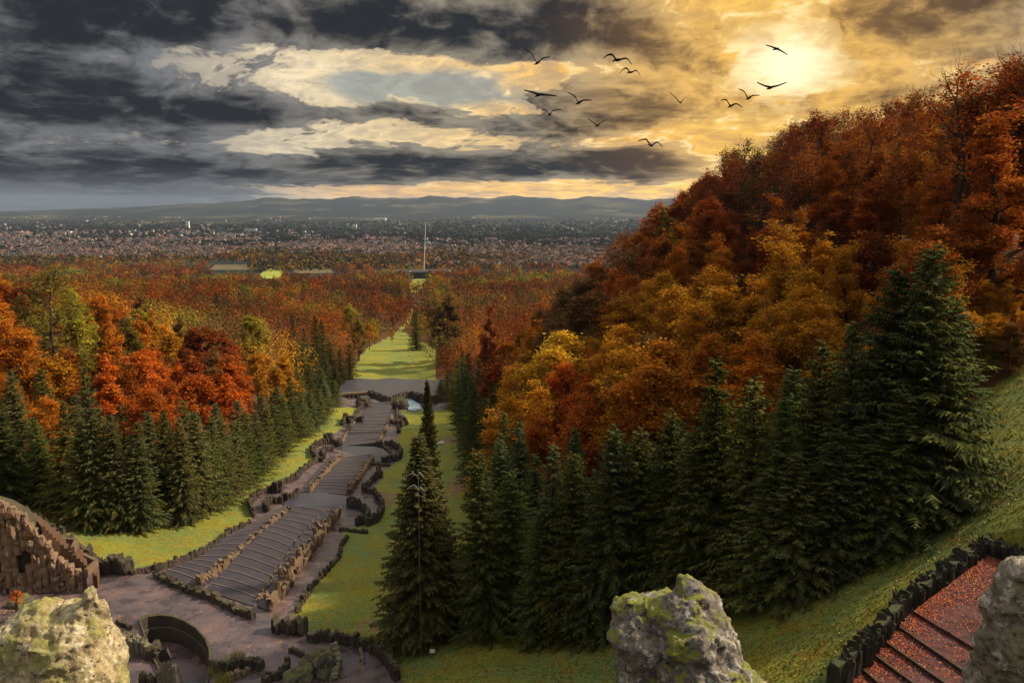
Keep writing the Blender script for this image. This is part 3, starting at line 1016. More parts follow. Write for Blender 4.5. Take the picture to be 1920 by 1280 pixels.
# ---- ruined tower wall with its stair on the left
def ruin():
    zb = -56.4
    a, b = np.array(on_plane(-40, 1126, zb)), np.array(on_plane(172, 1108, zb))
    root = empty('ruined_wall', tuple(a))
    tag(root, 'tall sunlit ruined tuff wall with dark arched niche at left edge', 'wall')
    top_px = [(-40, 925), (0, 934), (30, 944), (62, 966), (76, 990), (100, 1010), (103, 1034), (138, 1058), (160, 1080), (174, 1096)]
    d = (b - a)[:2]
    L = np.linalg.norm(d)
    d /= L
    nrm = np.array((d[1], -d[0]))
    ang = math.atan2(d[1], d[0])
    n = int(L / 0.66)
    for i in range(n):
        s = (i + 0.5) / n * L
        p = a[:2] + d * s
        uu = proj(p[0], p[1], zb)[0]
        # height at which the silhouette crosses this column
        vt = np.interp(uu, [q[0] for q in top_px], [q[1] for q in top_px])
        ht = at(uu, vt, p[1])[2] - zb
        z = -0.3
        while z < ht:
            hh = random.uniform(0.6, 2.2)
            hh = min(hh, ht - z + 0.35)
            u_, v_, _ = proj(p[0], p[1], zb + z + hh / 2)
            if 33 < u_ < 56 and 1026 < v_ < 1072:
                z += 0.5
                continue
            o = link('stone', random.choice(STONES['ruin']), root)
            q = d * s + nrm * random.uniform(-0.3, 0.35)
            o.location = (q[0], q[1], z)
            o.rotation_euler = (random.gauss(0, .07), random.gauss(0, .07), ang + random.gauss(0, .35))
            o.scale = (L / n * random.uniform(.9, 1.6), random.uniform(1.0, 1.6), hh * 1.06)
            z += hh
    # solid core behind the stones, its dark colour paints the niche's shade
    P = []
    for i in range(17):
        s = i / 16 * L
        p = a[:2] + d * s
        uu = proj(p[0], p[1], zb)[0]
        vt = np.interp(uu, [q[0] for q in top_px], [q[1] for q in top_px])
        P.append((s, max(0.5, at(uu, vt, p[1])[2] - zb - 0.7)))
    V, Fc = [], []
    for s, h in P:
        q = d * s - nrm * 0.75
        q2 = d * s - nrm * 3.2
        V += [(q[0], q[1], -1), (q[0], q[1], h), (q2[0], q2[1], h), (q2[0], q2[1], -1)]
    for i in range(16):
        k = i * 4
        Fc += [[k, k + 4, k + 5, k + 1], [k + 1, k + 5, k + 6, k + 2], [k + 2, k + 6, k + 7, k + 3]]
    Fc += [[0, 1, 2, 3], [64, 67, 66, 65]]
    link('wall_core', mesh_np('wall_core', V, Fc, M['wall']), root)

    # stair with leaf covered treads descending to the plaza behind the wall
    st = empty('ruin_stairs', at(80, 985, 112))
    tag(st, 'narrow leaf covered stair with zigzag parapet behind the ruined wall', 'stairs')
    o0 = np.array(st.location)
    n = 15
    A = [at(58, 962, 113), at(104, 1000, 114), at(150, 1034, 114), at(186, 1068, 113)]
    B = [at(78, 986, 108), at(112, 1016, 109), at(150, 1046, 109.5), at(182, 1080, 109.5)]
    for i in range(n):
        t0, t1 = i / n, (i + 1) / n

        def L3(Q, t):
            f = t * (len(Q) - 1)
            k = min(int(f), len(Q) - 2)
            return np.array(Q[k]) + (np.array(Q[k + 1]) - np.array(Q[k])) * (f - k)
        q = [L3(A, t0), L3(A, t1), L3(B, t1), L3(B, t0)]
        z = 0.5 * (q[0][2] + q[3][2])
        slab('tread', [tuple(x[:2]) for x in q], z - 3, z, M['leafy'], st, o0)
    for px, zz, dep in (([(103, 1034), (137, 1036), (144, 1021), (104, 1017)], 0, 110), ([(140, 1068), (162, 1078), (182, 1060), (147, 1044)], 0, 109.5)):
        zc = at(px[0][0], px[0][1], dep)[2]
        ring = [on_plane(u, v, zc)[:2] for u, v in px]
        slab('platform', ring, zc - 5, zc, M['paving'], st, o0)
        for e in ((3, 2), (2, 1)):
            p0, p1 = np.array(ring[e[0]]), np.array(ring[e[1]])
            dd = (p1 - p0) / np.linalg.norm(p1 - p0)
            nn = np.array((-dd[1], dd[0])) * 0.25
            slab('parapet', [tuple(p0 - nn), tuple(p1 - nn), tuple(p1 + nn), tuple(p0 + nn)], zc - 0.2, zc + 0.95, M['rib'], st, o0)
    wall('tuff_wall', 'dark stepped wall descending between ruin stair and left lawn', 'wall', [at(-20, 958, 116), at(40, 968, 116), at(75, 988, 116), at(110, 1012, 116), at(150, 1037, 116), at(186, 1064, 115), at(204, 1078, 114)], 2.4, 1.2, 1.0, 'wall', G1, 0.2, world=True, sink=3)


ml, g, b_, _ = material('leaf_strewn_stone', 0.9, 0.2)
_f = g.noise(pos(g), 2.6, 5, 0.7)
g.put(b_.inputs['Base Color'], g.mix(g.ss(_f, 0.42, 0.6), (0.085, 0.055, 0.036), (0.15, 0.068, 0.03)))
bump(g, b_, _f, 0.6, 0.08)
M['leafy'] = ml
ruin()

# ---- broken walls and rocks at the near edge of the plaza
G2 = 'broken walls at the near edge of the plaza'
wall('broken_wall', 'pale ribbed broken wall left of the sunken basin', 'wall', [(204, 1206), (226, 1216), (252, 1228), (284, 1242)], 2.7, 0.9, 0.8, 'pale', G2, 0.1, z=PZ - .8)
wall('broken_wall', 'rounded dark stump ending the pale broken wall', 'wall', [(284, 1240), (300, 1246), (308, 1240)], 2.4, 1.9, 0.9, 'wall', G2, 0.12, z=PZ - .8)
wall('broken_wall', 'low dark ridge just behind the pale broken wall', 'wall', [(222, 1168), (236, 1174), (252, 1180)], 0.6, 0.6, 0.8, 'wall', G2, 0.1, z=PZ)
wall('broken_wall', 'brown mossy posts below the sunken basin', 'wall', [(296, 1288), (306, 1284), (322, 1290), (336, 1294)], 2.4, 0.8, 0.7, 'pale', G2, 0.35, z=PZ)
wall('broken_wall', 'dark notched stones beside the left boulder', 'wall', [(262, 1292), (274, 1290), (290, 1294)], 2.0, 0.8, 0.7, 'wall', G2, 0.2, z=PZ)
wall('broken_wall', 'dark bowed wall under the grass tuft right of basin', 'wall', [(396, 1254), (412, 1262), (430, 1256), (450, 1248), (474, 1250), (490, 1254)], 1.4, 0.9, 0.7, 'wall', G2, 0.2, z=PZ)
wall('broken_wall', 'brown sloping ledge right of the grass tuft', 'wall', [(425, 1278), (446, 1268), (468, 1256)], 0.8, 1.0, 0.9, 'rib', G2, 0.2, z=PZ)
wall('broken_wall', 'mossy rib wall leading down the curved terrace', 'wall', [(626, 1222), (634, 1240), (632, 1262), (628, 1284)], 1.2, 0.8, 0.8, 'pale', G2, 0.3, z=PZ)
wall('broken_wall', 'thin pale rib across the curved terrace', 'wall', [(676, 1222), (680, 1240), (680, 1262), (678, 1284)], 0.9, 0.5, 0.9, 'rib', G2, 0.2, z=PZ)
wall('broken_wall', 'short brown kerb on the plaza beside mossy rocks', 'wall', [(544, 1222), (556, 1226), (566, 1230)], 0.7, 0.6, 0.8, 'wall', G2, 0.1, z=PZ)
wall('broken_wall', 'toothed dark stones at the bottom of plaza', 'wall', [(496, 1284), (504, 1272), (520, 1274), (532, 1262), (540, 1250)], 1.1, 0.9, 0.7, 'wall', G2, 0.5, z=PZ)
M['moss_rock'] = mat_stone('moss_rock', (0.070, 0.060, 0.045), (0.12, 0.095, 0.06), (0.115, 0.120, 0.020), 0.8)
_bm = [boulder_mesh(60 + i, M['moss_rock'], 3, 0.45) for i in range(4)]
for i, (u, v, s, h, lab) in enumerate((
        (585, 1250, 1.9, 1.2, 'tall mossy rock between plaza and curved terrace'), (606, 1262, 1.7, 1.6, 'mossy green upright rock nearest the curved terrace'),
        (570, 1272, 1.5, 1.2, 'dark moss rock at bottom left of the rock group'), (598, 1232, 1.3, 0.9, 'small brown rock under the palisade wall'),
        (618, 1240, 1.0, 1.4, 'yellow mossy spike of rock beside terrace rib'), (40, 1140, 2.0, 1.0, 'dark rock at the foot of the ruined wall'), (545, 1278, 1.3, .9, 'pale topped rock at bottom edge of plaza'))):
    p = on_plane(u, v, PZ)
    o = link('mossy_rock', _bm[i % 4], None, (p[0], p[1], p[2] + 0.3 * h))
    o.scale = (s * .8, s * .8, s * h)
    o.rotation_euler = (0.1 * i, -0.07 * i, i * 1.3)
    tag(o, lab, 'rock', 'mossy rocks round the plaza')


# ---- stairs under fallen leaves, lower right
def leaf_stairs():
    root = empty('leaf_stairs', on_plane(1713, 1150, -26))
    tag(root, 'wide dark stone stairs strewn with red leaves, lower right', 'stairs')
    o0 = np.array(root.location)
    lines = [((1713, 1145), (1870, 1240)), ((1688, 1174), (1850, 1284)), ((1664, 1203), (1800, 1297)), ((1644, 1228), (1750, 1305)), ((1618, 1252), (1690, 1313)), ((1592, 1278), (1640, 1318))]
    z = -26.0
    surf = []
    ring = [on_plane(u, v, z)[:2] for u, v in (lines[0][0], (1780, 1094), (1853, 1040), (1925, 1068), (2000, 1110), (2000, 1310), lines[0][1])]
    slab('landing', ring, z - 1.5, z, M['step'], root, o0)
    surf.append((ring, z))
    prev = lines[0]
    for k, ln in enumerate(lines[1:]):
        zt = z - 0.17 * (k + 1) * 1.35
        zp = zt + 0.17 * 1.35
        a0, a1 = (np.array(on_plane(u, v, zp)[:2]) for u, v in prev)
        b0, b1 = (np.array(on_plane(u, v, zt)[:2]) for u, v in ln)
        da, db = (a1 - a0) / np.linalg.norm(a1 - a0), (b1 - b0) / np.linalg.norm(b1 - b0)
        back = np.array((db[1], -db[0]))
        if back @ (a0 - b0) < 0:
            back = -back
        ring = [tuple(b0 - db * .3), tuple(b1 + db * 6), tuple(a1 + da * 6 + back * 0.35), tuple(a0 - da * .3 + back * 0.35)]
        t = slab('tread', ring, zt - 1.2, zt, M['step'], root, o0)
        nose = [tuple(b0 - db * .2), tuple(b1 + db * 6), tuple(b1 + db * 6 - back * .09), tuple(b0 - db * .2 - back * .09)]
        slab('nosing', nose, zt - 0.11, zt + 0.012, M['wall'], t, o0)
        surf.append((ring, zt))
        prev = ln
    # fallen leaves lying on the treads, thicker along the wall
    rr = np.random.default_rng(5)
    V, Fc, Cc, n0 = [], [], [], 0
    pal = np.array([(0.30, 0.038, 0.008), (0.38, 0.070, 0.009), (0.44, 0.13, 0.014), (0.20, 0.022, 0.008), (0.52, 0.26, 0.09), (0.12, 0.03, 0.012)])
    a = np.array(on_plane(1592, 1285, -26.8)[:2])
    b = np.array(on_plane(1853, 1040, -26)[:2])
    dw = (b - a) / np.linalg.norm(b - a)
    for ring, zt in surf:
        q = np.array(ring)
        lo, hi = q.min(0), q.max(0)
        area = np.prod(hi - lo)
        N = int(area * 190)
        P = rr.uniform(lo, hi, (N, 2))
        P = P[inside(ring, P[:, 0], P[:, 1])]
        dist = np.abs((P - a) @ np.array((-dw[1], dw[0])))
        patch = np.array([noise.noise((x * .6, y * .6, zt)) for x, y in P])
        ok = rr.random(len(P)) < np.clip(0.04 + 1.0 * np.exp(-dist / 1.3) + 0.45 * patch, 0.03, 1)
        for x, y in P[ok]:
            s = rr.uniform(0.028, 0.065)
            t = rr.uniform(0, 6.28)
            tilt = rr.normal(0, .5, 2)
            for cx, cy in ((1, 0), (0, .7), (-1, 0), (0, -.7)):
                px_, py_ = (cx * math.cos(t) - cy * math.sin(t)) * s, (cx * math.sin(t) + cy * math.cos(t)) * s
                V.append((x + px_, y + py_, zt + 0.03 + px_ * tilt[0] + py_ * tilt[1]))
            Cc += [pal[rr.choice(6, p=[.28, .26, .16, .16, .06, .08])]] * 4
            Fc.append((n0, n0 + 1, n0 + 2, n0 + 3))
            n0 += 4
    me = mesh_np('fallen_leaves', V, np.array(Fc), M['leaf_tint'], col=Cc)
    tag(link('fallen_leaves', me), 'red and orange fallen leaves lying on the dark stairs', 'leaves', kind='stuff')
    # the mossy wall beside the stairs
    w = [on_plane(u, v, -26.2 - 0.0035 * max(0, v - 1150)) for u, v in ((1570, 1284), (1588, 1270), (1615, 1244), (1642, 1218), (1664, 1192), (1688, 1166), (1712, 1140), (1745, 1116), (1780, 1090), (1816, 1064), (1852, 1038))]
    wall('stair_wall', 'ragged black mossy wall along the left of leaf strewn stairs', 'wall', [(p[0] - .25, p[1] + .25, p[2]) for p in w], 1.2, 0.7, 0.46, 'moss', None, 0.14, world=True, sink=1.5, lean=.1)
    w = [on_plane(u, v, -26) for u, v in ((1856, 1036), (1890, 1050), (1926, 1066), (1980, 1090))]
    wall('stair_wall', 'short dark wall closing the upper end of leaf strewn stairs', 'wall', [(p[0], p[1] + .3, p[2]) for p in w], 1.3, 0.7, 0.46, 'moss', None, 0.14, world=True, sink=1.5, lean=.1)


ms, g, b_, _ = material('stair_stone', 0.85, 0.15)
_f = g.noise(pos(g), 1.6, 6, 0.65)
g.put(b_.inputs['Base Color'], g.mix(g.ss(_f, 0.36, 0.64), (0.045, 0.018, 0.016), (0.085, 0.036, 0.032)))
bump(g, b_, _f, 0.5, 0.04)
M['step'] = ms
mt, g, b_, _ = material('leaf_tint', 0.7, 0.2)
g.put(b_.inputs['Base Color'], g.node('ShaderNodeVertexColor', layer_name='tint').outputs[0])
M['leaf_tint'] = mt
leaf_stairs()


# ------------------------------------------------------------------ trees
def mat_leaves(name, second, trans=0.35, third=(1, 1, 1)):
    m = bpy.data.materials.new(name)
    m.use_nodes = True
    nt = m.node_tree
    nt.nodes.clear()
    g = G(nt)
    oi = g.node('ShaderNodeObjectInfo')
    geo = g.node('ShaderNodeNewGeometry')
    tcn = g.node('ShaderNodeTexCoord')
    ri = geo.outputs['Random Per Island']
    v = g.vm('ADD', tcn.outputs['Object'], g.comb(g.mul(oi.outputs['Random'], 90.0), 3.0, 8.0))
    n = g.noise(v, 0.30, 3, 0.55)
    c = oi.outputs['Color']
    alt = g.vm('ADD', g.vm('MULTIPLY', c, second), g.vm('MULTIPLY', (0.10, 0.075, 0.016), tuple(0.6 * x for x in third)))
    c = g.mix(g.mul(g.ss(n, 0.42, 0.62), 0.75), c, alt)
    hsv = g.node('ShaderNodeHueSaturation')
    g.put(hsv.inputs['Hue'], g.lin(ri, 0, 1, 0.485, 0.52))
    g.put(hsv.inputs['Saturation'], 1.0)
    g.put(hsv.inputs['Value'], g.lin(g.m('FRACT', g.mul(ri, 17.3)), 0, 1, 0.55, 1.45))
    g.put(hsv.inputs['Color'], c)
    c = hsv.outputs[0]
    d = g.node('ShaderNodeBsdfDiffuse')
    t = g.node('ShaderNodeBsdfTranslucent')
    mx = g.node('ShaderNodeMixShader')
    g.put(d.inputs[0], c)
    g.put(t.inputs[0], c)
    mx.inputs[0].default_value = trans
    nt.links.new(d.outputs[0], mx.inputs[1])
    nt.links.new(t.outputs[0], mx.inputs[2])
    o = g.node('ShaderNodeOutputMaterial')
    nt.links.new(mx.outputs[0], o.inputs[0])
    return m


M['leaves'] = mat_leaves('autumn_leaves', (0.62, 0.62, 0.7), 0.4)
M['needles'] = mat_leaves('spruce_needles', (1.15, 0.95, 0.62), 0.12, (0, 0, 0))
mb_, g, b_, _ = material('bark', 0.95, 0.1)
_f = g.noise(g.vm('MULTIPLY', pos(g), (1, 1, 0.25)), 3.0, 4, 0.6)
g.put(b_.inputs['Base Color'], g.mix(g.ss(_f, .35, .65), (0.030, 0.022, 0.017), (0.075, 0.056, 0.042)))
M['bark'] = mb_


class Tubes:
    """tapered limbs gathered into one mesh"""
    def __init__(self):
        self.V, self.F, self.n = [], [], 0

    def tube(self, pts, radii, k=5):
        pts = [np.asarray(p, float) for p in pts]
        for i, (p, r) in enumerate(zip(pts, radii)):
            d = pts[min(i + 1, len(pts) - 1)] - pts[max(i - 1, 0)]
            d = d / (np.linalg.norm(d) + 1e-9)
            a = np.cross(d, (0.31, 0.95, 0.05) if abs(d[1]) < .9 else (1, 0, 0))
            a /= np.linalg.norm(a) + 1e-9
            b = np.cross(d, a)
            for j in range(k):
                t = 2 * math.pi * j / k
                self.V.append(p + r * (a * math.cos(t) + b * math.sin(t)))
            if i:
                o = self.n + (i - 1) * k
                for j in range(k):
                    self.F.append((o + j, o + (j + 1) % k, o + k + (j + 1) % k, o + k + j))
        self.n += len(pts) * k

    def mesh(self, name, mat):
        return mesh_np(name, np.array(self.V), np.array(self.F), mat, smooth=True)


def spruce(seed, H=26.0, Rb=4.2, dense=1.0, fine=1.0, expo=0.85, z0=0.05):
    """(trunk, crown) of a spruce: whorls of drooping boughs, each a spray of needle twigs"""
    r = np.random.default_rng(seed)
    tb = Tubes()
    tb.tube([(0, 0, -1.2), (0, 0, H * .3), (0.1, 0, H * .7), (0, 0, H)], [0.38, 0.28, 0.13, 0.02], 6)
    T = []
    z = H * z0
    dz = 0.62 / dense
    while z < H * 0.985:
        t = z / H
        L0 = Rb * (1 - t) ** expo + 0.25
        nb = max(4, int((9 - 4 * t) * (0.8 + 0.2 * dense)))
        ph = r.uniform(0, 6.28)
        for k in range(nb):
            a = ph + 6.283 * k / nb + r.normal(0, .25)
            L = L0 * r.uniform(0.5, 1.2) * (1.0 + .12 * math.sin(a * 2 + seed))
            up = 0.28 + 0.55 * t + r.normal(0, .16)
            droop = (0.62 - 0.45 * t) / max(L, .7)
            ca, sa = math.cos(a), math.sin(a)
            steps = max(3, int(L / (0.36 / fine)))
            zz = z + r.uniform(-.65, .65)
            if L > 1.5 and fine >= 1:
                q = [(ca * s, sa * s, zz + up * s * .6 - droop * s * s * .8) for s in (0.1, L * .5, L * .85)]
                tb.tube(q, [0.045, 0.03, 0.01], 3)
            for i in range(steps):
                s = L * (i + 0.7) / steps
                p = np.array((ca * s, sa * s, zz + up * s * .6 - droop * s * s * .8 + (0.12 * s if s > .8 * L else 0)))
                w = (0.30 + 0.38 * (L - s) * (0.35 + .65 * s / L)) * r.uniform(.75, 1.3)
                for sg in (-1, 1):
                    sp = r.uniform(.55, 1.1)
                    dirv = np.array((ca * math.cos(sp) - sg * sa * math.sin(sp), sa * math.cos(sp) + sg * ca * math.sin(sp), -0.28 - .25 * (1 - t) + r.normal(0, .12)))
                    e = p + dirv * w
                    n = np.array((ca, sa, 0)) * (0.13 + .06 * w)
                    T.append((p - n * .8 + (0, 0, r.normal(0, .04)), p + n * 1.2, e))
                # hanging twig under the bough
                h = np.array((r.normal(0, .08), r.normal(0, .08), -(0.35 + .30 * (1 - t)) * r.uniform(.5, 1.3)))
                n = np.array((ca, sa, 0)) * 0.16
                T.append((p - n, p + n, p + h + np.array((ca, sa, 0)) * .12))
            e = np.array((ca * L, sa * L, zz + up * L * .6 - droop * L * L * .8 + .1 * L))
            n = np.array((-sa, ca, 0)) * 0.15
            T.append((e - n, e + n, e + np.array((ca, sa, .05)) * 0.45))
        z += dz * r.uniform(.8, 1.25) * (1 - 0.35 * t)
    for k in range(5):
        a = k * 1.3
        T.append((np.array((.08 * math.cos(a), .08 * math.sin(a), H - .7)), np.array((-.08 * math.cos(a), -.08 * math.sin(a), H - .7)), np.array((0, 0, H + .35))))
    V = np.array(T).reshape(-1, 3)
    Fc = np.arange(len(V)).reshape(-1, 3)
    return tb.mesh('trunk', M['bark']), mesh_np('crown', V, Fc, M['needles'])


def leafy(seed, H=22.0, Rc=5.0, nleaf=9000, leaf=0.30, base=0.25, clump=0.75, twiggy=False, shape=0):
    """(trunk, crown) of a broadleaved tree: limbs by repeated forking, leaves in clumps round the twig ends"""
    r = np.random.default_rng(seed)
    tb = Tubes()
    tips = []

    def in_env(z):
        t = (z / H - base) / (1 - base)
        t = min(max(t, 0.02), 1)
        if shape == 0:
            return Rc * (math.sin(math.pi * t ** 0.75) ** 0.6 * 0.95 + .06)
        return Rc * ((1 - t) ** 0.6 * min(1, t * 5 + .2) + .06)

    def grow(p, d, L, rad, lev):
        n = 3
        pts, q, dd = [p], p, d
        for i in range(n):
            dd = dd + r.normal(0, .13, 3) + np.array((0, 0, .05))
            dd = dd / np.linalg.norm(dd)
            q = q + dd * L / n
            pts.append(q)
        tb.tube(pts, list(np.linspace(rad, rad * .62, n + 1)), 5 if lev < 2 else 3)
        if lev >= (5 if twiggy else 4) or L < .7:
            tips.append((q, dd))
            return
        if lev >= 2:
            tips.append((pts[2], dd))
        kids = int(r.integers(2, 4)) + (1 if lev in (1, 2) else 0)
        for k in range(kids):
            sp = r.uniform(.35, .85)
            az_ = r.uniform(0, 6.283)
            a = np.cross(dd, (0.2, .4, .9))
            a /= np.linalg.norm(a)
            b = np.cross(dd, a)
            nd = dd * math.cos(sp) + (a * math.cos(az_) + b * math.sin(az_)) * math.sin(sp)
            nd[2] = nd[2] * .9 + .10
            nd /= np.linalg.norm(nd)
            st = pts[-1] if k < 2 else pts[-2]
            grow(st, nd, L * r.uniform(.62, .82), rad * .55, lev + 1)

    trunk = [np.array((0, 0, -1.5)), np.array((r.normal(0, .2), r.normal(0, .2), H * base)), np.array((r.normal(0, .4), r.normal(0, .4), H * .55)), np.array((r.normal(0, .5), r.normal(0, .5), H * .82))]
    tb.tube(trunk, [0.46, 0.34, 0.2, 0.07], 7)
    nl = 11
    for k in range(nl):
        t = (k + .5) / nl
        z = H * (base * .9 + (0.86 - base * .9) * t)
        f = np.interp(z, [q[2] for q in trunk], [0, 1, 2, 3])
        i = min(int(f), 2)
        p = trunk[i] + (trunk[i + 1] - trunk[i]) * (f - i)
        a = k * 2.4 + r.normal(0, .3)
        up = 0.35 + .9 * t
        d = np.array((math.cos(a), math.sin(a), up))
        d /= np.linalg.norm(d)
        grow(p, d, max(1.1, in_env(min(z + 1, H * .97)) * .52), 0.13 * (1.15 - .6 * t), 1)
    grow(trunk[-1], np.array((0, 0, 1.0)), H * .1, .07, 2)
    C = np.array([t[0] for t in tips])
    # pull stray ends into the crown's outline
    rr_ = np.hypot(C[:, 0], C[:, 1])
    lim = np.array([in_env(z) for z in C[:, 2]])
    fa = np.arctan2(C[:, 1], C[:, 0])
    lim = lim * (1 + .22 * np.sin(2 * fa + seed + C[:, 2] * .35) + .20 * np.sin(3 * fa + 2.1 * seed - C[:, 2] * .6))
    s = np.minimum(1, lim * r.uniform(.42, 1.22, len(C)) / (rr_ + 1e-6))
    C[:, :2] *= s[:, None]
    C[:, 2] = np.minimum(C[:, 2], H * (r.uniform(.88, 1.03, len(C)) - .10 * np.clip(np.hypot(C[:, 0], C[:, 1]) / Rc, 0, 1)))
    idx = r.integers(0, len(C), nleaf)
    off = r.normal(0, 1, (nleaf, 3)) * clump * .66
    off[:, 2] = off[:, 2] * .42 - .12 * np.hypot(off[:, 0], off[:, 1])
    P = C[idx] + off
    A = r.normal(0, 1, (nleaf, 3))
    A /= np.linalg.norm(A, axis=1)[:, None]
    A[:, 2] *= .45
    B = np.cross(A, r.normal(0, .55, (nleaf, 3)) + (0, 0, 1))
    B /= np.linalg.norm(B, axis=1)[:, None] + 1e-9
    sz = (leaf * r.uniform(.6, 1.35, nleaf))[:, None]
    V = np.stack([P - A * sz, P + B * sz * .55, P + A * sz, P - B * sz * .55], 1).reshape(-1, 3)
    Fc = np.arange(nleaf * 4).reshape(-1, 4)
    return tb.mesh('trunk', M['bark']), mesh_np('crown', V, Fc, M['leaves'])


SPR_NEAR = [spruce(1, 26, 4.8, 1.5, 1.3), spruce(2, 26, 5.4, 1.5, 1.3, .75), spruce(3, 26, 4.3, 1.5, 1.25, .9), spruce(4, 26, 5.0, 1.55, 1.25, .7), spruce(5, 26, 5.6, 1.3, 1.3, .95), spruce(6, 26, 4.6, 1.4, 1.25, .8)]
SPR_TALL = [spruce(9, 32, 5.6, 3.0, 1.35, .95)]
SPR_MID = [spruce(11, 26, 4.4, 1.2, .8), spruce(12, 26, 3.9, 1.2, .8, .7), spruce(13, 26, 4.8, 1.2, .8, .8), spruce(14, 26, 4.2, 1.15, .8, .75), spruce(15, 26, 3.6, 1.2, .8, .65)]
LEAFY = [leafy(21, 22, 5.0, 8500, .30), leafy(22, 22, 4.4, 8500, .29, .2), leafy(23, 22, 5.8, 9500, .31, .22), leafy(24, 22, 5.2, 9000, .30, .15, .85, False, 1),
         leafy(25, 22, 4.8, 8000, .30, .28, .6), leafy(26, 22, 5.6, 9000, .31, .2, .9), leafy(27, 22, 4.2, 7500, .30, .12, .7, False, 1)]
LEAFY_NEAR = [leafy(41, 22, 4.9, 19000, .185, .13, .8, False, 1), leafy(42, 22, 5.3, 20000, .185, .2, .75), leafy(43, 22, 4.5, 18000, .18, .14, .8, False, 1), leafy(44, 22, 5.6, 20000, .19, .16, .85)]
THIN = [leafy(31, 22, 4.8, 2600, .24, .25, .7, True), leafy(32, 22, 5.2, 2200, .24, .25, .7, True), leafy(33, 22, 4.4, 3000, .24, .2, .7, True)]

C_ = dict(orange=(0.52, 0.165, 0.014), red_orange=(0.50, 0.105, 0.012), dark_red=(0.26, 0.050, 0.011), rust=(0.36, 0.090, 0.013), golden=(0.54, 0.225, 0.016),
          yellow_green=(0.310, 0.250, 0.026), yellow=(0.60, 0.33, 0.022), olive=(0.190, 0.140, 0.022), brown=(0.180, 0.085, 0.026), dark_brown=(0.130, 0.060, 0.022))
CWORD = dict(yellow='bright yellow', orange='bright orange', red_orange='red orange', dark_red='dark red', rust='rust red', golden='golden yellow', yellow_green='yellow green', olive='olive green', brown='brown', dark_brown='dark brown')
ANCH = [  # crown colours where the photograph shows them
    (10, 690, 'orange'), (40, 560, 'dark_red'), (110, 520, 'olive'), (120, 640, 'yellow_green'), (100, 720, 'golden'), (200, 580, 'orange'), (215, 690, 'orange'), (310, 625, 'golden'), (300, 720, 'red_orange'), (250, 740, 'red_orange'),
    (385, 690, 'dark_red'), (350, 620, 'brown'), (430, 620, 'brown'), (470, 610, 'yellow_green'), (500, 690, 'golden'), (530, 600, 'dark_red'), (290, 585, 'yellow_green'), (365, 590, 'yellow_green'), (400, 535, 'dark_red'), (290, 545, 'red_orange'),
    (240, 580, 'brown'), (440, 545, 'rust'), (560, 540, 'rust'), (545, 565, 'yellow_green'), (650, 600, 'rust'), (700, 620, 'yellow_green'), (615, 575, 'golden'), (745, 580, 'rust'), (720, 550, 'olive'), (680, 580, 'olive'), (150, 740, 'orange'), (430, 740, 'red_orange'),
    (830, 590, 'olive'), (870, 570, 'brown'), (900, 600, 'orange'), (914, 690, 'dark_red'), (950, 690, 'orange'), (960, 590, 'dark_red'), (985, 560, 'red_orange'), (1040, 720, 'golden'), (1100, 640, 'brown'), (1130, 770, 'red_orange'), (1060, 600, 'dark_brown'),
    (1160, 580, 'rust'), (1180, 660, 'golden'), (1250, 600, 'golden'), (1200, 520, 'rust'), (1250, 460, 'rust'), (1300, 500, 'orange'), (1350, 400, 'dark_red'), (1420, 340, 'dark_brown'), (1500, 290, 'dark_red'), (1400, 480, 'dark_red'), (1360, 570, 'orange'),
    (1450, 560, 'golden'), (1530, 500, 'golden'), (1600, 290, 'rust'), (1620, 420, 'dark_red'), (1750, 190, 'dark_brown'), (1800, 290, 'red_orange'), (1880, 170, 'dark_red'), (1860, 340, 'rust'), (1880, 580, 'golden'), (1880, 450, 'olive'), (1700, 380, 'rust'),
    (1250, 750, 'orange'), (1320, 700, 'orange'), (1330, 640, 'golden'), (1210, 780, 'golden'), (1100, 560, 'dark_brown'), (1150, 500, 'dark_brown'), (1020, 540, 'rust'), (850, 540, 'dark_brown'), (930, 540, 'brown'), (1480, 420, 'rust'), (1760, 330, 'rust'), (1570, 600, 'golden'),
    (500, 530, 'dark_red'), (350, 530, 'brown'), (200, 520, 'dark_brown'), (600, 530, 'rust'), (680, 540, 'brown')]
_an = np.array([a[:2] for a in ANCH], float)
TREES = []          # bookkeeping for the labels


def plant(kind, lib, p, h, hgt0, col, cword, rz=None, wide=1.0, region='', vi=None):
    tk, cr = lib[int(rng.integers(len(lib))) if vi is None else vi]
    s = h / hgt0
    root = empty(kind, (p[0], p[1], p[2] - 0.1), rng.uniform(0, 6.28) if rz is None else rz)
    root.rotation_euler[0], root.rotation_euler[1] = rng.normal(0, .022, 2)
    root.scale = (s * wide, s * wide, s)
    a = link('trunk', tk, root)
    b = link('crown', cr, root)
    b.color = (*[min(1, max(0, c)) for c in col], 1)
    u, v, d = proj(p[0], p[1], p[2] + h * .6)
    TREES.append(dict(o=root, kind=kind, col=cword, u=u, v=v, d=d, region=region, h=h))
    return root


NEEDLE = np.array((0.068, 0.084, 0.026))


def spruce_at(u, vtop, D, lib, wide=1.0, tone=1.0, region='', vi=None, hmin=8):
    b = at(u, 640, D)
    z = ground(b[0], b[1])
    h = max(hmin, at(u, vtop, D)[2] - z)
    t = NEEDLE * tone * rng.uniform(.7, 1.3) * np.array((1 + rng.uniform(-.1, .4), 1, 1 + rng.uniform(-.3, .3)))
    word = 'dark green' if tone < 1.15 else 'mid green'
    h0 = 32 if lib is SPR_TALL else 26
    return plant('spruce_tree', lib, (b[0], b[1], z), h, h0, t, word, wide=wide * h0 / h, region=region, vi=vi)


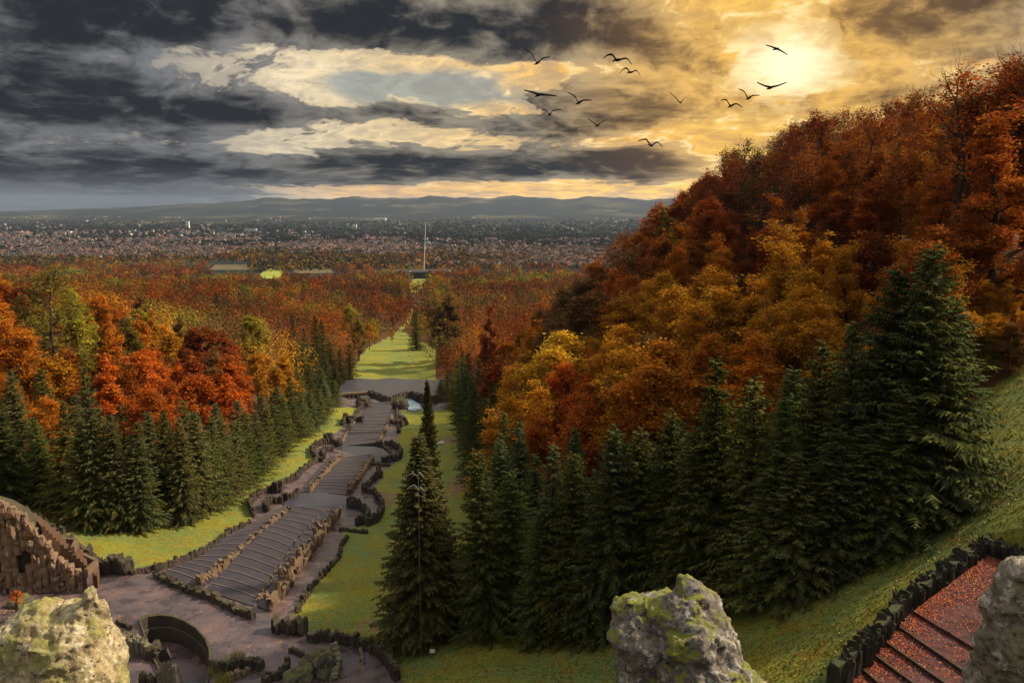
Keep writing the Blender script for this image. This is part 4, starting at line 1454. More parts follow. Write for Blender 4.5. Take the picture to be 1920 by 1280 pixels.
# big spruces in front on the right (base pixel column, tip row, distance, spread)
RN = 'in front row on right slope'
spruce_at(787, 812, 93, SPR_TALL, 1.16, .85, 'standing alone beside the cascade lawn, nearest the mast')
spruce_at(801, 714, 116, SPR_TALL, .62, .95, 'slim and tall, rising right behind the lone mast spruce')
for u, vt, D, w in ( (910, 845, 89, .95), (960, 880, 91, .9), (1035, 828, 86, 1.0), (1085, 850, 83, .95), (1150, 798, 80, 1.1), (1212, 800, 80, 1.0), (1262, 770, 77, 1.0), (1310, 800, 74, .95),
                    (1356, 668, 74, 1.2), (1425, 705, 72, 1.1), (1480, 745, 69, 1.0), (1548, 640, 71, 1.15), (1610, 600, 69, 1.1), (1665, 500, 69, 1.25), (1735, 462, 67, 1.35), (1795, 560, 68, 1.15),
                    (1580, 800, 66, .9), (1690, 730, 65, 1.0), (1450, 880, 69, .9), (1760, 700, 66, 1.05), (1645, 790, 66, .95), (1120, 960, 80, .8), (1010, 960, 84, .8), (1515, 850, 67, .9)):
    spruce_at(u, vt, D, SPR_NEAR, w * 1.0, 1.0, RN)
RB = 'in second row on right slope'
for u, vt, D, w in ((940, 770, 120, .9), (975, 790, 110, .95), (1000, 850, 100, .9), (1075, 800, 100, .9), (1180, 830, 94, 1.0), (1290, 790, 86, 1.0), (1400, 770, 80, 1.0), (1500, 690, 80, 1.0), (1580, 680, 77, 1.0), (1700, 560, 74, 1.1), (930, 820, 104, .9), (1340, 760, 80, .95), (1235, 830, 88, .9)):
    spruce_at(u, vt, D, SPR_NEAR, w * .95, 1.05, RB)
RV = 'along right edge of valley lawn'
for u, vt, D, w in ((905, 745, 150, 1.0), (893, 725, 170, 1.0), (884, 700, 195, 1.1), (876, 690, 220, 1.1), (868, 676, 245, 1.1), (858, 672, 270, 1.1), (849, 690, 295, 1.0), (838, 700, 310, 1.0), (826, 724, 315, .9), (880, 660, 260, 1.1), (893, 670, 225, 1.0),
                    (905, 690, 190, 1.0), (918, 720, 165, 1.0), (926, 760, 140, 1.0), (1003, 590, 230, .9), (995, 640, 215, .9), (830, 610, 420, 1.0), (845, 630, 390, .9), (866, 655, 300, 1.0)):
    spruce_at(u, vt, D, SPR_MID, w, .95, RV)
LR = 'in front row along left lawn'
for i, (u, vt, D, w) in enumerate(((-14, 740, 146, 1.2), (20, 690, 158, 1.1), (52, 780, 148, 1.0), (95, 752, 146, 1.15), (128, 800, 142, 1.0), (162, 688, 143, 1.05), (198, 775, 144, 1.05), (236, 790, 145, 1.0), (264, 770, 153, 1.0), (292, 768, 155, 1.05), (322, 780, 152, 1.0), (352, 770, 158, 1.05),
                    (382, 785, 163, 1.0), (408, 780, 168, 1.0), (430, 790, 178, 1.0), (450, 770, 184, 1.0), (470, 775, 194, 1.0), (490, 765, 203, 1.0), (508, 758, 212, 1.0), (525, 742, 220, 1.05), (543, 745, 230, 1.0), (560, 738, 240, 1.0), (576, 735, 252, 1.0), (592, 728, 266, 1.0), (606, 720, 278, 1.0), (620, 712, 292, .95))):
    spruce_at(u, vt, D, SPR_NEAR if D < 160 else SPR_MID, w * (.95 if D < 160 else 1.15), 1.15, LR)
LB = 'in second row behind left lawn'
for u, vt, D, w in ((75, 690, 165, 1.0), (225, 755, 170, 1.0), (280, 750, 172, 1.0), (340, 750, 178, 1.0), (395, 755, 186, 1.0), (440, 750, 200, 1.0), (482, 740, 216, 1.0), (515, 725, 236, 1.0), (538, 705, 255, 1.0), (556, 690, 275, 1.0), (575, 680, 295, 1.0), (598, 690, 300, 1.0), (180, 780, 158, .9), (130, 740, 165, .9)):
    spruce_at(u, vt, D, SPR_MID, w * 1.15, 1.1, LB)
LT = 'in clump left of far lawn'
for u, vt, D, w in ((552, 588, 350, 1.1), (572, 612, 340, 1.0), (592, 592, 345, 1.2), (606, 600, 360, 1.2), (620, 640, 350, 1.0), (636, 655, 345, 1.0), (654, 645, 350, 1.1), (566, 640, 330, 1.0), (584, 655, 325, 1.0), (610, 660, 335, 1.0), (626, 690, 330, .9)):
    spruce_at(u, vt, D, SPR_MID, w * 1.1, .8, LT)
LO = 'standing alone among autumn trees'
for u, vt, D, w in ((413, 548, 480, 1.7), (780, 585, 470, 1.5), (750, 525, 900, 1.3), (768, 540, 880, 1.1), (1012, 610, 250, 1.0), (285, 520, 900, 1.0), (335, 525, 930, 1.0), (520, 548, 900, 1.2), (587, 548, 760, 1.2), (625, 545, 820, 1.0), (700, 545, 1000, 1.0)):
    spruce_at(u, vt, D, SPR_MID, w, .85, LO)


# ---- broadleaved woods
def autumn_positions():
    P = []
    cell = {}

    def ok(x, y, d):
        k = (int(x // 14), int(y // 14))
        for i in (-1, 0, 1):
            for j in (-1, 0, 1):
                for a, b in cell.get((k[0] + i, k[1] + j), ()):
                    if (a - x) ** 2 + (b - y) ** 2 < d * d:
                        return False
        cell.setdefault(k, []).append((x, y))
        return True
    for t in TREES:
        l = t['o'].location
        ok(l.x, l.y, 0)
    r = np.random.default_rng(99)
    N = 60000
    yy = r.uniform(92, 2300, N) ** 1
    yy = 92 + (2300 - 92) * r.random(N) ** 2.2
    xx = r.uniform(-1, 1, N) * (yy * .78 + 30)
    m = wood_mask(xx, yy)
    hh = ground(xx, yy)
    for x, y, z, mm in zip(xx, yy, hh, m):
        if not mm:
            continue
        if abs(x) > 0.70 * y + 12:
            continue
        # grass below the spruces, the clearings and the long vista stay open
        if y < 160 and x > right_x(y) and y < np.interp(x, [p[0] for p in ARC], [p[1] for p in ARC]) + (14 if x < 46 else 3):
            continue
        if y < 330 and x < left_x(y) and x > left_x(y) - 7:
            continue
        if y > 1050:
            u, v, _ = proj(x, y, z)
            if any(u0 - 3 < u < u1 + 3 and v0 - 2 < v < v1 + 17 for u0, u1, v0, v1 in ((487, 530, 498, 523), (548, 626, 493, 513), (392, 486, 496, 506), (770, 800, 524, 530), (762, 795, 528, 576))):
                continue
        u0_ = proj(x, y, z)[0]
        if r.random() < (max(0, min(.95, (y - 1650) / 350)) if u0_ < 395 else max(0, min(.9, (y - 1150) / 500)) if x < -250 or y > 1400 else max(0, (y - 1250) / 700)):
            continue
        d = (6.3 if x > right_x(y) else 7.2) if y < 260 else (8.4 if y < 420 else 11.0 if y < 750 else 14.0)
        if ok(x, y, d):
            P.append((x, y, z))
    return P


AP = autumn_positions()


def colour_for(u, v, d, x, y):
    dd = (_an[:, 0] - u) ** 2 + (_an[:, 1] - v) ** 2 * 1.6 + rng.normal(0, 260, len(_an)) * 3
    w = ANCH[int(np.argmin(dd))][2]
    if d > 430:
        q = noise.noise((x * .011, y * .0065, 4.7)) + .45 * noise.noise((x * .035, y * .02, 1.2)) + rng.normal(0, .10)
        w = ['dark_red', 'rust', 'dark_brown', 'brown', 'red_orange', 'olive', 'golden', 'yellow_green'][int(np.clip((q + .62) / 1.24 * 8, 0, 7))]
    elif d > 90000:
        w = rng.choice(['rust', 'dark_red', 'golden', 'brown', 'yellow_green', 'olive', 'orange', 'dark_brown'], p=[.12, .17, .14, .20, .08, .10, .05, .14])
    if rng.random() < .12:
        w = rng.choice(['orange', 'rust', 'golden', 'brown', 'dark_red', 'olive'], p=[.22, .24, .2, .14, .12, .08])
    c = np.array(C_[w]) * rng.uniform(.8, 1.25)
    return w, c


cand = []
for x, y, z in AP:
    h = rng.uniform(18, 25) if y < 420 else rng.uniform(15, 22) + 5 * noise.noise((x * .02, y * .012, 8.0))
    if x > right_x(y) and y < 340:
        h *= 1.05
    u, v, d = proj(x, y, z + h * .62)
    if -60 < u < 1990:
        cand.append((d, x, y, z, h, u, v))
cand.sort()
# leave out the trees that the hill hides altogether
_c = np.array(cand)
_vis = np.ones(len(_c), bool)
for f_ in np.linspace(.25, .95, 16):
    _g = ground(_c[:, 1] * f_, _c[:, 2] * f_)
    _vis &= ~(_g + np.where(_c[:, 1] > 20, 7, 0) > (_c[:, 3] + _c[:, 4] * 1.05) * f_)
cand = [c for c, k in zip(cand, _vis) if k]
print('broadleaved trees', len(cand))
NIND = 268
n_autumn = 0
far = []
for i, (d, x, y, z, h, u, v) in enumerate(cand):
    w, c = colour_for(u, v, d, x, y)
    ridge = x > 40 and y < 420 and v < 420
    if n_autumn < NIND and (x > 40 and y < 300 or d < 330):
        side = 'right' if x > right_x(y) else 'left'
        if side == 'right':
            reg = 'on right hill skyline' if v < 330 + max(0, (1500 - u)) * .35 and u > 1150 else ('at foot of right hill' if d < 140 else (('halfway up the right hill' if v > 480 else 'high on the right hill') + (', nearer half' if d < 175 else ', farther half') if u > 1150 else 'on lower right slope beside valley'))
        else:
            reg = 'close behind left spruces' if d < 215 else 'deeper in left wood'
        thin = (ridge and rng.random() < .55) or (side == 'right' and d < 330 and rng.random() < .14) or (60 < u < 140 and v < 560) or (1080 < u < 1200 and v < 560 and rng.random() < .6)
        if thin:
            plant('bare_tree', THIN, (x, y, z), h * 1.08, 22, np.array(c) * .8, w, region=reg)
        else:
            n_autumn += 1
            plant('autumn_tree', LEAFY_NEAR if d < 175 else LEAFY, (x, y, z), h, 22, c, w, region=reg, wide=rng.uniform(.9, 1.2), vi=int(rng.choice([0, 2])) if x > 38 and y < 125 else None)
    else:
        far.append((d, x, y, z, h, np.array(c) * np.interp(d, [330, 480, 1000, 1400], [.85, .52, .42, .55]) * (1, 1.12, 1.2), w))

# a few trees the photograph singles out
for u, vt, D, w, vi, wd in ((1045, 622, 140, 'yellow', 3, 1.15), (918, 575, 260, 'dark_red', 6, .75), (702, 600, 520, 'yellow_green', 3, 1.0), (104, 490, 190, 'olive', None, 1.2), (472, 590, 300, 'yellow_green', 0, 1.1), (735, 615, 540, 'golden', 1, 1.0), (12, 590, 170, 'orange', 1, 1.0),
                        (1140, 700, 135, 'red_orange', 5, 1.2), (1210, 690, 125, 'orange', 2, 1.2), (1880, 520, 87, 'golden', 4, .9), (1850, 400, 94, 'dark_red', 3, 1.1), (1905, 330, 97, 'rust', 6, 1.3), (1925, 450, 89, 'orange', 3, 1.1), (1840, 520, 88, 'golden', 6, 1.1), (1790, 400, 92, 'rust', 3, 1.1), (1770, 480, 86, 'golden', 6, 1.1), (1720, 420, 88, 'rust', 3, 1.0), (1900, 560, 86, 'golden', 6, .9), (1868, 585, 85, 'golden', 3, 1.3), (1898, 600, 83, 'brown', 6, 1.4), (1932, 575, 84, 'golden', 3, 1.3), (1845, 610, 84, 'olive', 6, 1.3),
                        (1875, 100, 104, 'dark_red', 0, 1.0), (1916, 72, 100, 'rust', 2, 1.0), (672, 596, 430, 'olive', 3, 1.0), (692, 606, 470, 'golden', 0, 1.0), (822, 562, 430, 'olive', 6, 1.1), (840, 552, 415, 'dark_brown', 3, 1.2), (812, 574, 530, 'brown', 4, 1.1), (738, 590, 620, 'rust', 1, 1.0), (660, 570, 480, 'yellow_green', 5, 1.0), (806, 560, 640, 'olive', 6, 1.2), (752, 575, 700, 'golden', 0, 1.1),
                        (1842, 138, 108, 'dark_red', None, 1.0), (1795, 155, 112, 'dark_brown', None, 1.0)):
    b = at(u, 640, D)
    z = ground(b[0], b[1])
    h = at(u, vt, D)[2] - z
    lib = THIN if vi is None else (LEAFY_NEAR if D < 175 else LEAFY)
    vi = vi % 4 if vi is not None and D < 175 else vi
    plant('bare_tree' if vi is None else 'autumn_tree', lib, (b[0], b[1], z), h, 22, np.array(C_[w]), w, wide=wd, region='standing out before its neighbours', vi=vi or 0)

# ---- the far wood: thousands of crowns that read as one mass
fw_leaf, fw_col = [], []
rr = np.random.default_rng(3)
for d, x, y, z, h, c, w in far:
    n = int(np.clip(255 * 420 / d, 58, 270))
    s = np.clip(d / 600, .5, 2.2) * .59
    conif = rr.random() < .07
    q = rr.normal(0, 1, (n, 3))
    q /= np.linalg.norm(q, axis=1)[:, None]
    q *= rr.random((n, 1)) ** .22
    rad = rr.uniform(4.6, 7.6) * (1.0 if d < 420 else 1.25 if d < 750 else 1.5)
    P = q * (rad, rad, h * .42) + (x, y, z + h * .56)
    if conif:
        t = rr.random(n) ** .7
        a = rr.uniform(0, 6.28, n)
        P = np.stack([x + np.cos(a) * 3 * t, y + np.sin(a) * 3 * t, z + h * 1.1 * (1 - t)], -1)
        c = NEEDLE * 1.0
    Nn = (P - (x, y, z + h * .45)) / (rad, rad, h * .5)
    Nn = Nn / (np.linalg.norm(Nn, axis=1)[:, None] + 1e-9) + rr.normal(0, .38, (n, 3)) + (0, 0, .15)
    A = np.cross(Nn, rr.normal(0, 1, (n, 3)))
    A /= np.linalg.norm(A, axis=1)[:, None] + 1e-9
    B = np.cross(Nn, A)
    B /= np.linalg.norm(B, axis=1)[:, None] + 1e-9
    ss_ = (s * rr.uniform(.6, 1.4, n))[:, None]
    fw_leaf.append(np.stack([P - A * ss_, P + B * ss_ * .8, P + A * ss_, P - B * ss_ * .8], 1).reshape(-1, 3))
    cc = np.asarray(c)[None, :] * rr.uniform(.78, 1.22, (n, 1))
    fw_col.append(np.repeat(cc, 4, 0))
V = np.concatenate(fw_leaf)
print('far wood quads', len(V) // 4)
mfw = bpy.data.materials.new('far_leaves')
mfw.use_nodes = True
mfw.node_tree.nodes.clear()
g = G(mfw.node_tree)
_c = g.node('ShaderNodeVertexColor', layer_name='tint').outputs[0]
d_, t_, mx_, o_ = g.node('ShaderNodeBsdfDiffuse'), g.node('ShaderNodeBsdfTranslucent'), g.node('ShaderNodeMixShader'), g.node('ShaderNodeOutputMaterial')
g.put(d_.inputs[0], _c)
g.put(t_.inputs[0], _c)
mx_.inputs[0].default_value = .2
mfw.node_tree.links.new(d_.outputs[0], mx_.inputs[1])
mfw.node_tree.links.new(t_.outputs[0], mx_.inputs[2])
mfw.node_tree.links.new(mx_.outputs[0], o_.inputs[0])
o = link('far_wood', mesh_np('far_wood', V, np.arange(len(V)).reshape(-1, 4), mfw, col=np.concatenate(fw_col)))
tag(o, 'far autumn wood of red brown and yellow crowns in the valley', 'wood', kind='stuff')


# ---- labels that tell the trees apart
ORD = ['first', 'second', 'third', 'fourth', 'fifth', 'sixth', 'seventh', 'eighth', 'ninth', 'tenth', 'eleventh', 'twelfth', 'thirteenth', 'fourteenth', 'fifteenth', 'sixteenth', 'seventeenth', 'eighteenth',
       'nineteenth', 'twentieth', 'twenty-first', 'twenty-second', 'twenty-third', 'twenty-fourth', 'twenty-fifth', 'twenty-sixth', 'twenty-seventh', 'twenty-eighth', 'twenty-ninth', 'thirtieth']
groups = {}
for t in TREES:
    groups.setdefault((t['kind'], t['region'], '' if t['kind'] == 'spruce_tree' else t['col']), []).append(t)
big = [k for k in groups if len(groups[k]) > 26]
for k in big:
    lst = sorted(groups.pop(k), key=lambda t: t['d'])
    h_ = len(lst) // 2
    groups[(k[0], k[1] + ' nearer camera', k[2])] = lst[:h_]
    groups[(k[0], k[1] + ' farther back', k[2])] = lst[h_:]
for (kind, reg, col), lst in groups.items():
    lst.sort(key=lambda t: t['u'])
    word = {'spruce_tree': 'spruce', 'autumn_tree': 'tree', 'bare_tree': 'half-bare tree'}[kind]
    for i, t in enumerate(lst):
        cw = 'green' if kind == 'spruce_tree' else CWORD[col]
        if len(lst) == 1:
            lab = f'{cw} {word} {reg}'
        else:
            nth = ORD[min(i, 29)]
            lab = f'{cw} {word} {reg}, {nth} from left'
        tag(t['o'], lab, 'tree', {'spruce_tree': 'spruces round the valley', 'autumn_tree': 'autumn trees of the woods', 'bare_tree': 'half-bare trees of the woods'}[kind])


# ------------------------------------------------------------------ the town on the plain, the palace and the mast
def tint_mat(name, rough=0.85):
    m, g, b, _ = material(name, rough, 0.2)
    g.put(b.inputs['Base Color'], g.node('ShaderNodeVertexColor', layer_name='tint').outputs[0])
    return m


M['tint'] = tint_mat('painted_plaster')
HW = [(.34, .29, .23), (.48, .43, .36), (.20, .17, .14), (.14, .13, .12), (.40, .29, .20)]
HR = [(.10, .055, .042), (.065, .042, .036), (.14, .070, .045), (.040, .036, .037), (.055, .046, .045)]


def house_arrays(w, l, h, wall_c, roof_c):
    x, y = w / 2, l / 2
    rh = w * 0.42
    e = 0.4
    V = [(-x, -y, -4), (x, -y, -4), (x, y, -4), (-x, y, -4), (-x, -y, h), (x, -y, h), (x, y, h), (-x, y, h), (0, -y, h + rh), (0, y, h + rh),
         (-x - e, -y - e, h - .2), (x + e, -y - e, h - .2), (x + e, y + e, h - .2), (-x - e, y + e, h - .2), (0, -y - e, h + rh + .15), (0, y + e, h + rh + .15)]
    Fc = [(0, 1, 5, 4), (1, 2, 6, 5), (2, 3, 7, 6), (3, 0, 4, 7), (4, 5, 8, 8), (6, 7, 9, 9), (11, 12, 15, 14), (13, 10, 14, 15)]
    Cc = [wall_c] * 10 + [roof_c] * 6
    return np.array(V, float), Fc, np.array(Cc, float)


def rot(V, a):
    c, s = math.cos(a), math.sin(a)
    W = V.copy()
    W[:, 0] = V[:, 0] * c - V[:, 1] * s
    W[:, 1] = V[:, 0] * s + V[:, 1] * c
    return W


def fix_quads(Fc, n0=0):
    return [tuple(i + n0 for i in dict.fromkeys(f)) for f in Fc]


hr = np.random.default_rng(21)
HOUSE_MESH = []
for i in range(10):
    V, Fc, Cc = house_arrays(hr.uniform(9, 13), hr.uniform(12, 20), hr.uniform(6, 10), HW[i % 5], HR[(i * 3 + i // 5) % 5])
    HOUSE_MESH.append((mesh_np('house', V, fix_quads(Fc), M['tint'], col=Cc), V, Fc, Cc))
spots = []
while len(spots) < 3900:
    k = hr.random()
    if k < .66:
        u, v = hr.uniform(-40, 760), 432 + 54 * hr.random() ** .8
        if u > 440 and v > 472 - (u - 440) * .02:
            continue
        if v < 450 and hr.random() < (.5 if u < 350 else .85):
            continue
    elif k < .84:
        u, v = hr.uniform(760, 1260), hr.uniform(452, 503)
    elif k < .93:
        u, v = hr.uniform(530, 760), hr.uniform(462, 490)
    else:
        u, v = hr.uniform(-40, 1260), hr.uniform(402, 440)
        if u > 400 and hr.random() < .6:
            continue
    x, y, dz = ray(u, v)
    r0 = np.interp(v, [402, 420, 440, 460, 480, 505], [7800, 5700, 4100, 3000, 2400, 1850])
    t = r0 / math.hypot(x, y)
    for _ in range(4):
        t = ground(x * t, y * t) / dz
        t = min(max(t, 1500), 8800)
    if noise.noise((x * t * .0016, y * t * .0011, 2.2)) + .5 * noise.noise((x * t * .006, y * t * .004, 5.0)) < hr.uniform(-.45, .12):
        continue
    spots.append((math.hypot(x * t, y * t), x * t, y * t))
spots.sort()
gz = ground(np.array([s[1] for s in spots]), np.array([s[2] for s in spots]))
SV, SF, SCc, n0 = [], [], [], 0
for i, ((r0, x, y), z) in enumerate(zip(spots, gz)):
    me, V, Fc, Cc = HOUSE_MESH[int(hr.integers(10))]
    a = hr.uniform(0, 3.14)
    sc = 1.0 if r0 < 3500 else 1.25
    if i < 290:
        o = link('house', me, None, (x, y, z))
        o.rotation_euler = (0, 0, a)
        tag(o, 'small pale gabled house in the town on the distant plain', 'house', 'houses of the distant town')
    else:
        SV.append(rot(V * sc, a) + (x, y, z))
        SF += fix_quads(Fc, n0)
        SCc.append(Cc)
        n0 += len(V)
me = mesh_np('town_houses', np.concatenate(SV), SF, M['tint'], col=np.concatenate(SCc))
tag(link('town_houses', me), 'thousands of distant town houses spread over the plain', 'town', kind='stuff')

# trees between the houses and dark hedgerows farther out
tv, tcol = [], []
cnt = 0
while cnt < 20000:
    u = hr.uniform(-60, 1300)
    v = 400 + 108 * hr.random() ** .75
    if v > 484 and u < 470:
        continue
    if v < 450 and hr.random() < .35:
        continue
    x, y, dz = ray(u, v)
    t = np.interp(v, [400, 420, 440, 460, 480, 505], [8000, 5700, 4100, 3000, 2400, 1850]) * hr.uniform(.95, 1.05) / math.hypot(x, y)
    X, Y = x * t, y * t
    tv.append((X, Y, math.hypot(X, Y), v))
    cnt += 1
tz = ground(np.array([q[0] for q in tv]), np.array([q[1] for q in tv]))
pal_near = [(.10, .075, .02), (.17, .12, .02), (.20, .09, .015), (.05, .045, .02), (.08, .045, .02)]
pal_far = [(.020, .024, .020), (.032, .030, .021), (.016, .019, .018), (.055, .042, .024)]
QV, QC = [], []
for (X, Y, r0, v), z in zip(tv, tz):
    n = 6
    s = 3.2 if r0 < 3000 else 5.0
    c = (pal_near if r0 < 3000 and hr.random() < .7 else pal_far)
    c = np.array(c[int(hr.integers(len(c)))])
    wdt = 5 if r0 < 3500 else 13
    P = hr.normal(0, 1, (n, 3)) * (wdt, 4, 3) + (X, Y, z + 6)
    A = hr.normal(0, 1, (n, 3))
    A /= np.linalg.norm(A, axis=1)[:, None]
    B = np.cross(A, hr.normal(0, 1, (n, 3)))
    B /= np.linalg.norm(B, axis=1)[:, None]
    QV.append(np.stack([P - A * s, P + B * s, P + A * s, P - B * s], 1).reshape(-1, 3))
    QC.append(np.repeat(c[None] * hr.uniform(.7, 1.3, (n, 1)), 4, 0))
QV = np.concatenate(QV)
tag(link('town_trees', mesh_np('town_trees', QV, np.arange(len(QV)).reshape(-1, 4), mfw, col=np.concatenate(QC))), 'distant trees and hedges between the town houses', 'trees', kind='stuff')


def box_mesh(name, x0, x1, y0, y1, z0, z1, mat):
    V = [(x0, y0, z0), (x1, y0, z0), (x1, y1, z0), (x0, y1, z0), (x0, y0, z1), (x1, y0, z1), (x1, y1, z1), (x0, y1, z1)]
    return mesh_np(name, V, [(3, 2, 1, 0), (4, 5, 6, 7), (0, 1, 5, 4), (1, 2, 6, 5), (2, 3, 7, 6), (3, 0, 4, 7)], mat)


def flat_mat(name, c, rough=.8):
    m, g, b, _ = material(name, rough, .25)
    n = g.noise(pos(g), 0.8, 4, .6)
    g.put(b.inputs['Base Color'], g.mix(g.ss(n, .3, .7), tuple(x * .8 for x in c), tuple(min(1, x * 1.15) for x in c)))
    return m


M['pal_wall'] = flat_mat('palace_wall', (.070, .055, .060))
M['pal_trim'] = flat_mat('palace_trim', (.34, .31, .29))
M['white'] = flat_mat('white_plaster', (.70, .66, .58))
M['roof'] = flat_mat('grey_roof', (.10, .095, .10))
M['glass'] = flat_mat('dark_glass', (.03, .035, .045), .2)
M['metal'] = flat_mat('pale_metal', (.62, .63, .62), .5)


def palace():
    D = 1480
    b = at(803, 526, D)
    z = ground(b[0], b[1]) + 0.5
    r = empty('palace', (b[0], b[1], z), R(4))
    tag(r, 'long dark palace with pale cornice at the end of the valley vista', 'palace')
    link('wall', box_mesh('wall', -32, 6, -9, 9, -8, 12, M['pal_wall']), r)
    link('cornice', box_mesh('cornice', -33.2, 42, -10, 10, 12, 13.2, M['pal_trim']), r)
    link('roof', box_mesh('roof', -30, 38, -7, 7, 13.2, 15, M['roof']), r)
    link('wing', box_mesh('wing', 6.01, 16, -8.6, 8.6, -8, 12, M['white']), r)
    link('wing', box_mesh('wing', 16.01, 41, -8.4, 8.4, -8, 11.99, M['pal_wall']), r)
    wm = box_mesh('window', -.8, .8, -.15, .15, 0, 3, M['glass'])
    for i in range(9):
        for j in range(2):
            o = link('window', wm, r, (-30 + 4.1 * i, -9.1, 0.5 + 5.4 * j))
    cm = box_mesh('column', -.5, .5, -.5, .5, -8, 12, M['pal_wall'])
    for i in range(6):
        link('column', cm, r, (-22 + 3.4 * i, -11, 0))


palace()


def mast():
    D = 1660
    b, t = at(794, 512, D), at(798, 417, D)
    tb = Tubes()
    H = t[2] - b[2]
    tb.tube([(0, 0, -12), (t[0] - b[0], 0, H)], [1.25, .75], 6)
    r = empty('mast', b)
    tag(r, 'tall thin pale mast with short side arm rising behind the palace', 'mast')
    link('pole', tb.mesh('pole', M['metal']), r)
    tb = Tubes()
    za = at(796, 455, D)[2] - b[2]
    tb.tube([(2.5, 0, za), (20, 0, za - .6)], [.5, .35], 5)
    tb.tube([(2.9, 0, za + 8), (14, 0, za)], [.22, .22], 4)
    link('side_arm', tb.mesh('side_arm', M['metal']), r)
    link('foot', box_mesh('foot', -3, 3, -3, 3, -14, 1.5, M['metal']), r)


mast()
for u, v, D, w, h, lab in ((600, 530, 1430, 34, 8, 'low white hall among autumn trees left of the palace'), (749, 519, 1500, 9, 6, 'small white pavilion just left of the palace'), (435, 440, 4300, 110, 14, 'long white hall in the middle of the dark plain'),
                        (470, 430, 5000, 70, 16, 'white block behind the long hall on the plain'), (352, 424, 5400, 22, 46, 'slim white tower block on the left plain'), (910, 452, 3300, 34, 9, 'bright flat hall on the dark plain right of mast'),
                        (665, 420, 5700, 28, 26, 'white block far out above the palace'), (712, 398, 8000, 120, 22, 'pale works at the foot of the far hills'), (640, 478, 2500, 46, 9, 'pale terrace row above the autumn trees left of mast'),
                        (765, 473, 2600, 40, 9, 'pale row of buildings directly left of the mast'), (120, 434, 4600, 80, 12, 'long pale hall on far left of the town')):
    x, y, dz = ray(u, v)
    t = D / y
    z = ground(x * t, y * t)
    r = empty('hall', (x * t, y * t, z), hr.uniform(-.15, .15))
    tag(r, lab, 'building', 'larger buildings on the plain')
    link('wall', box_mesh('wall', -w / 2, w / 2, -w * .15 - 4, w * .15 + 4, -6, h, M['white']), r)
    link('roof', box_mesh('roof', -w / 2 - .6, w / 2 + .6, -w * .15 - 4.6, w * .15 + 4.6, h, h + 1.2, M['roof'] if h < 20 else M['white']), r)

# meadows, field strips and the water at the end of the vista
mfl, g, b_, _ = material('meadow', .95, .1)
_nz = g.noise(pos(g), .05, 4, .6)
g.put(b_.inputs['Base Color'], g.mix(g.ss(_nz, .35, .65), (.20, .24, .035), (.30, .29, .05)))
mst, g, b_, _ = material('stubble', .95, .1)
_nz = g.noise(g.vm('MULTIPLY', pos(g), (.3, 1, 1)), .06, 4, .6)
g.put(b_.inputs['Base Color'], g.mix(g.ss(_nz, .35, .65), (.075, .055, .035), (.15, .12, .05)))
FIELDS = [('meadow', [(494, 522), (487, 514), (508, 500), (522, 498), (530, 510), (527, 523)], mfl), ('field', [(548, 513), (552, 503), (618, 502), (626, 512)], mst), ('field', [(392, 506), (404, 496), (486, 496), (478, 506)], mst), ('meadow', [(545, 500), (548, 495), (622, 493), (630, 498)], mfl),
          ('meadow', [(771, 549), (764, 529), (793, 529), (794, 548)], mfl), ('pond', [(772, 573), (775, 553), (792, 552), (788, 567), (779, 576)], M['pond'] if 'pond' in M else None)]
for nm, px, mt_ in FIELDS:
    if mt_ is None:
        mt_, g, b_, _ = material('pond_water', .15, .5)
        b_.inputs['Base Color'].default_value = (.30, .35, .36, 1)
    P = [gp(u, v, 1.0) for u, v in px]
    zc = [p[2] for p in P]
    tri = tessellate_polygon([[Vector((p[0], p[1], 0)) for p in P]])
    Fc = []
    for a, b, c in tri:
        cr = (P[b][0] - P[a][0]) * (P[c][1] - P[a][1]) - (P[b][1] - P[a][1]) * (P[c][0] - P[a][0])
        Fc.append((a, b, c) if cr > 0 else (a, c, b))
    tag(link(nm, mesh_np(nm, P, Fc, mt_)), kind='structure')


# ------------------------------------------------------------------ the rocks in front of the camera and the terrace they stand on
def mat_rock(name, base, pale, moss, lich, mossy):
    m, g, b, _ = material(name, .92, .2)
    p = pos(g)
    a = g.noise(p, 2.2, 6, .65)
    f = g.noise(p, 13.0, 6, .72)
    f2 = g.noise(p, 34.0, 4, .7)
    nz = g.sep(g.node('ShaderNodeNewGeometry').outputs['Normal'])[2]
    c = g.mix(g.ss(a, .36, .62), base, pale)
    c = g.mix(g.mul(g.ss(f, .44, .64), .75), c, tuple(x * .38 for x in base))
    c = g.mix(g.mul(g.ss(g.noise(g.vm('ADD', p, (3, 9, 1)), 6.5, 5, .7), .55, .585), .8), c, lich)
    mo = g.ss(g.add(g.mul(nz, .10), g.noise(g.vm('ADD', p, (5, 2, 7)), 3.0, 5, .65)), .54, .59)
    c = g.mix(g.mul(mo, mossy, g.ss(f2, .30, .55)), c, moss)
    pit = g.ss(g.voro(p, 11.0), .0, .22, 1, 0)
    c = g.mix(g.mul(pit, g.ss(a, .4, .55), .8), c, (.015, .012, .010))
    g.put(b.inputs['Base Color'], c)
    bump(g, b, g.sub(g.add(f, g.mul(f2, .6)), g.mul(pit, .8)), .9, .035)
    return m


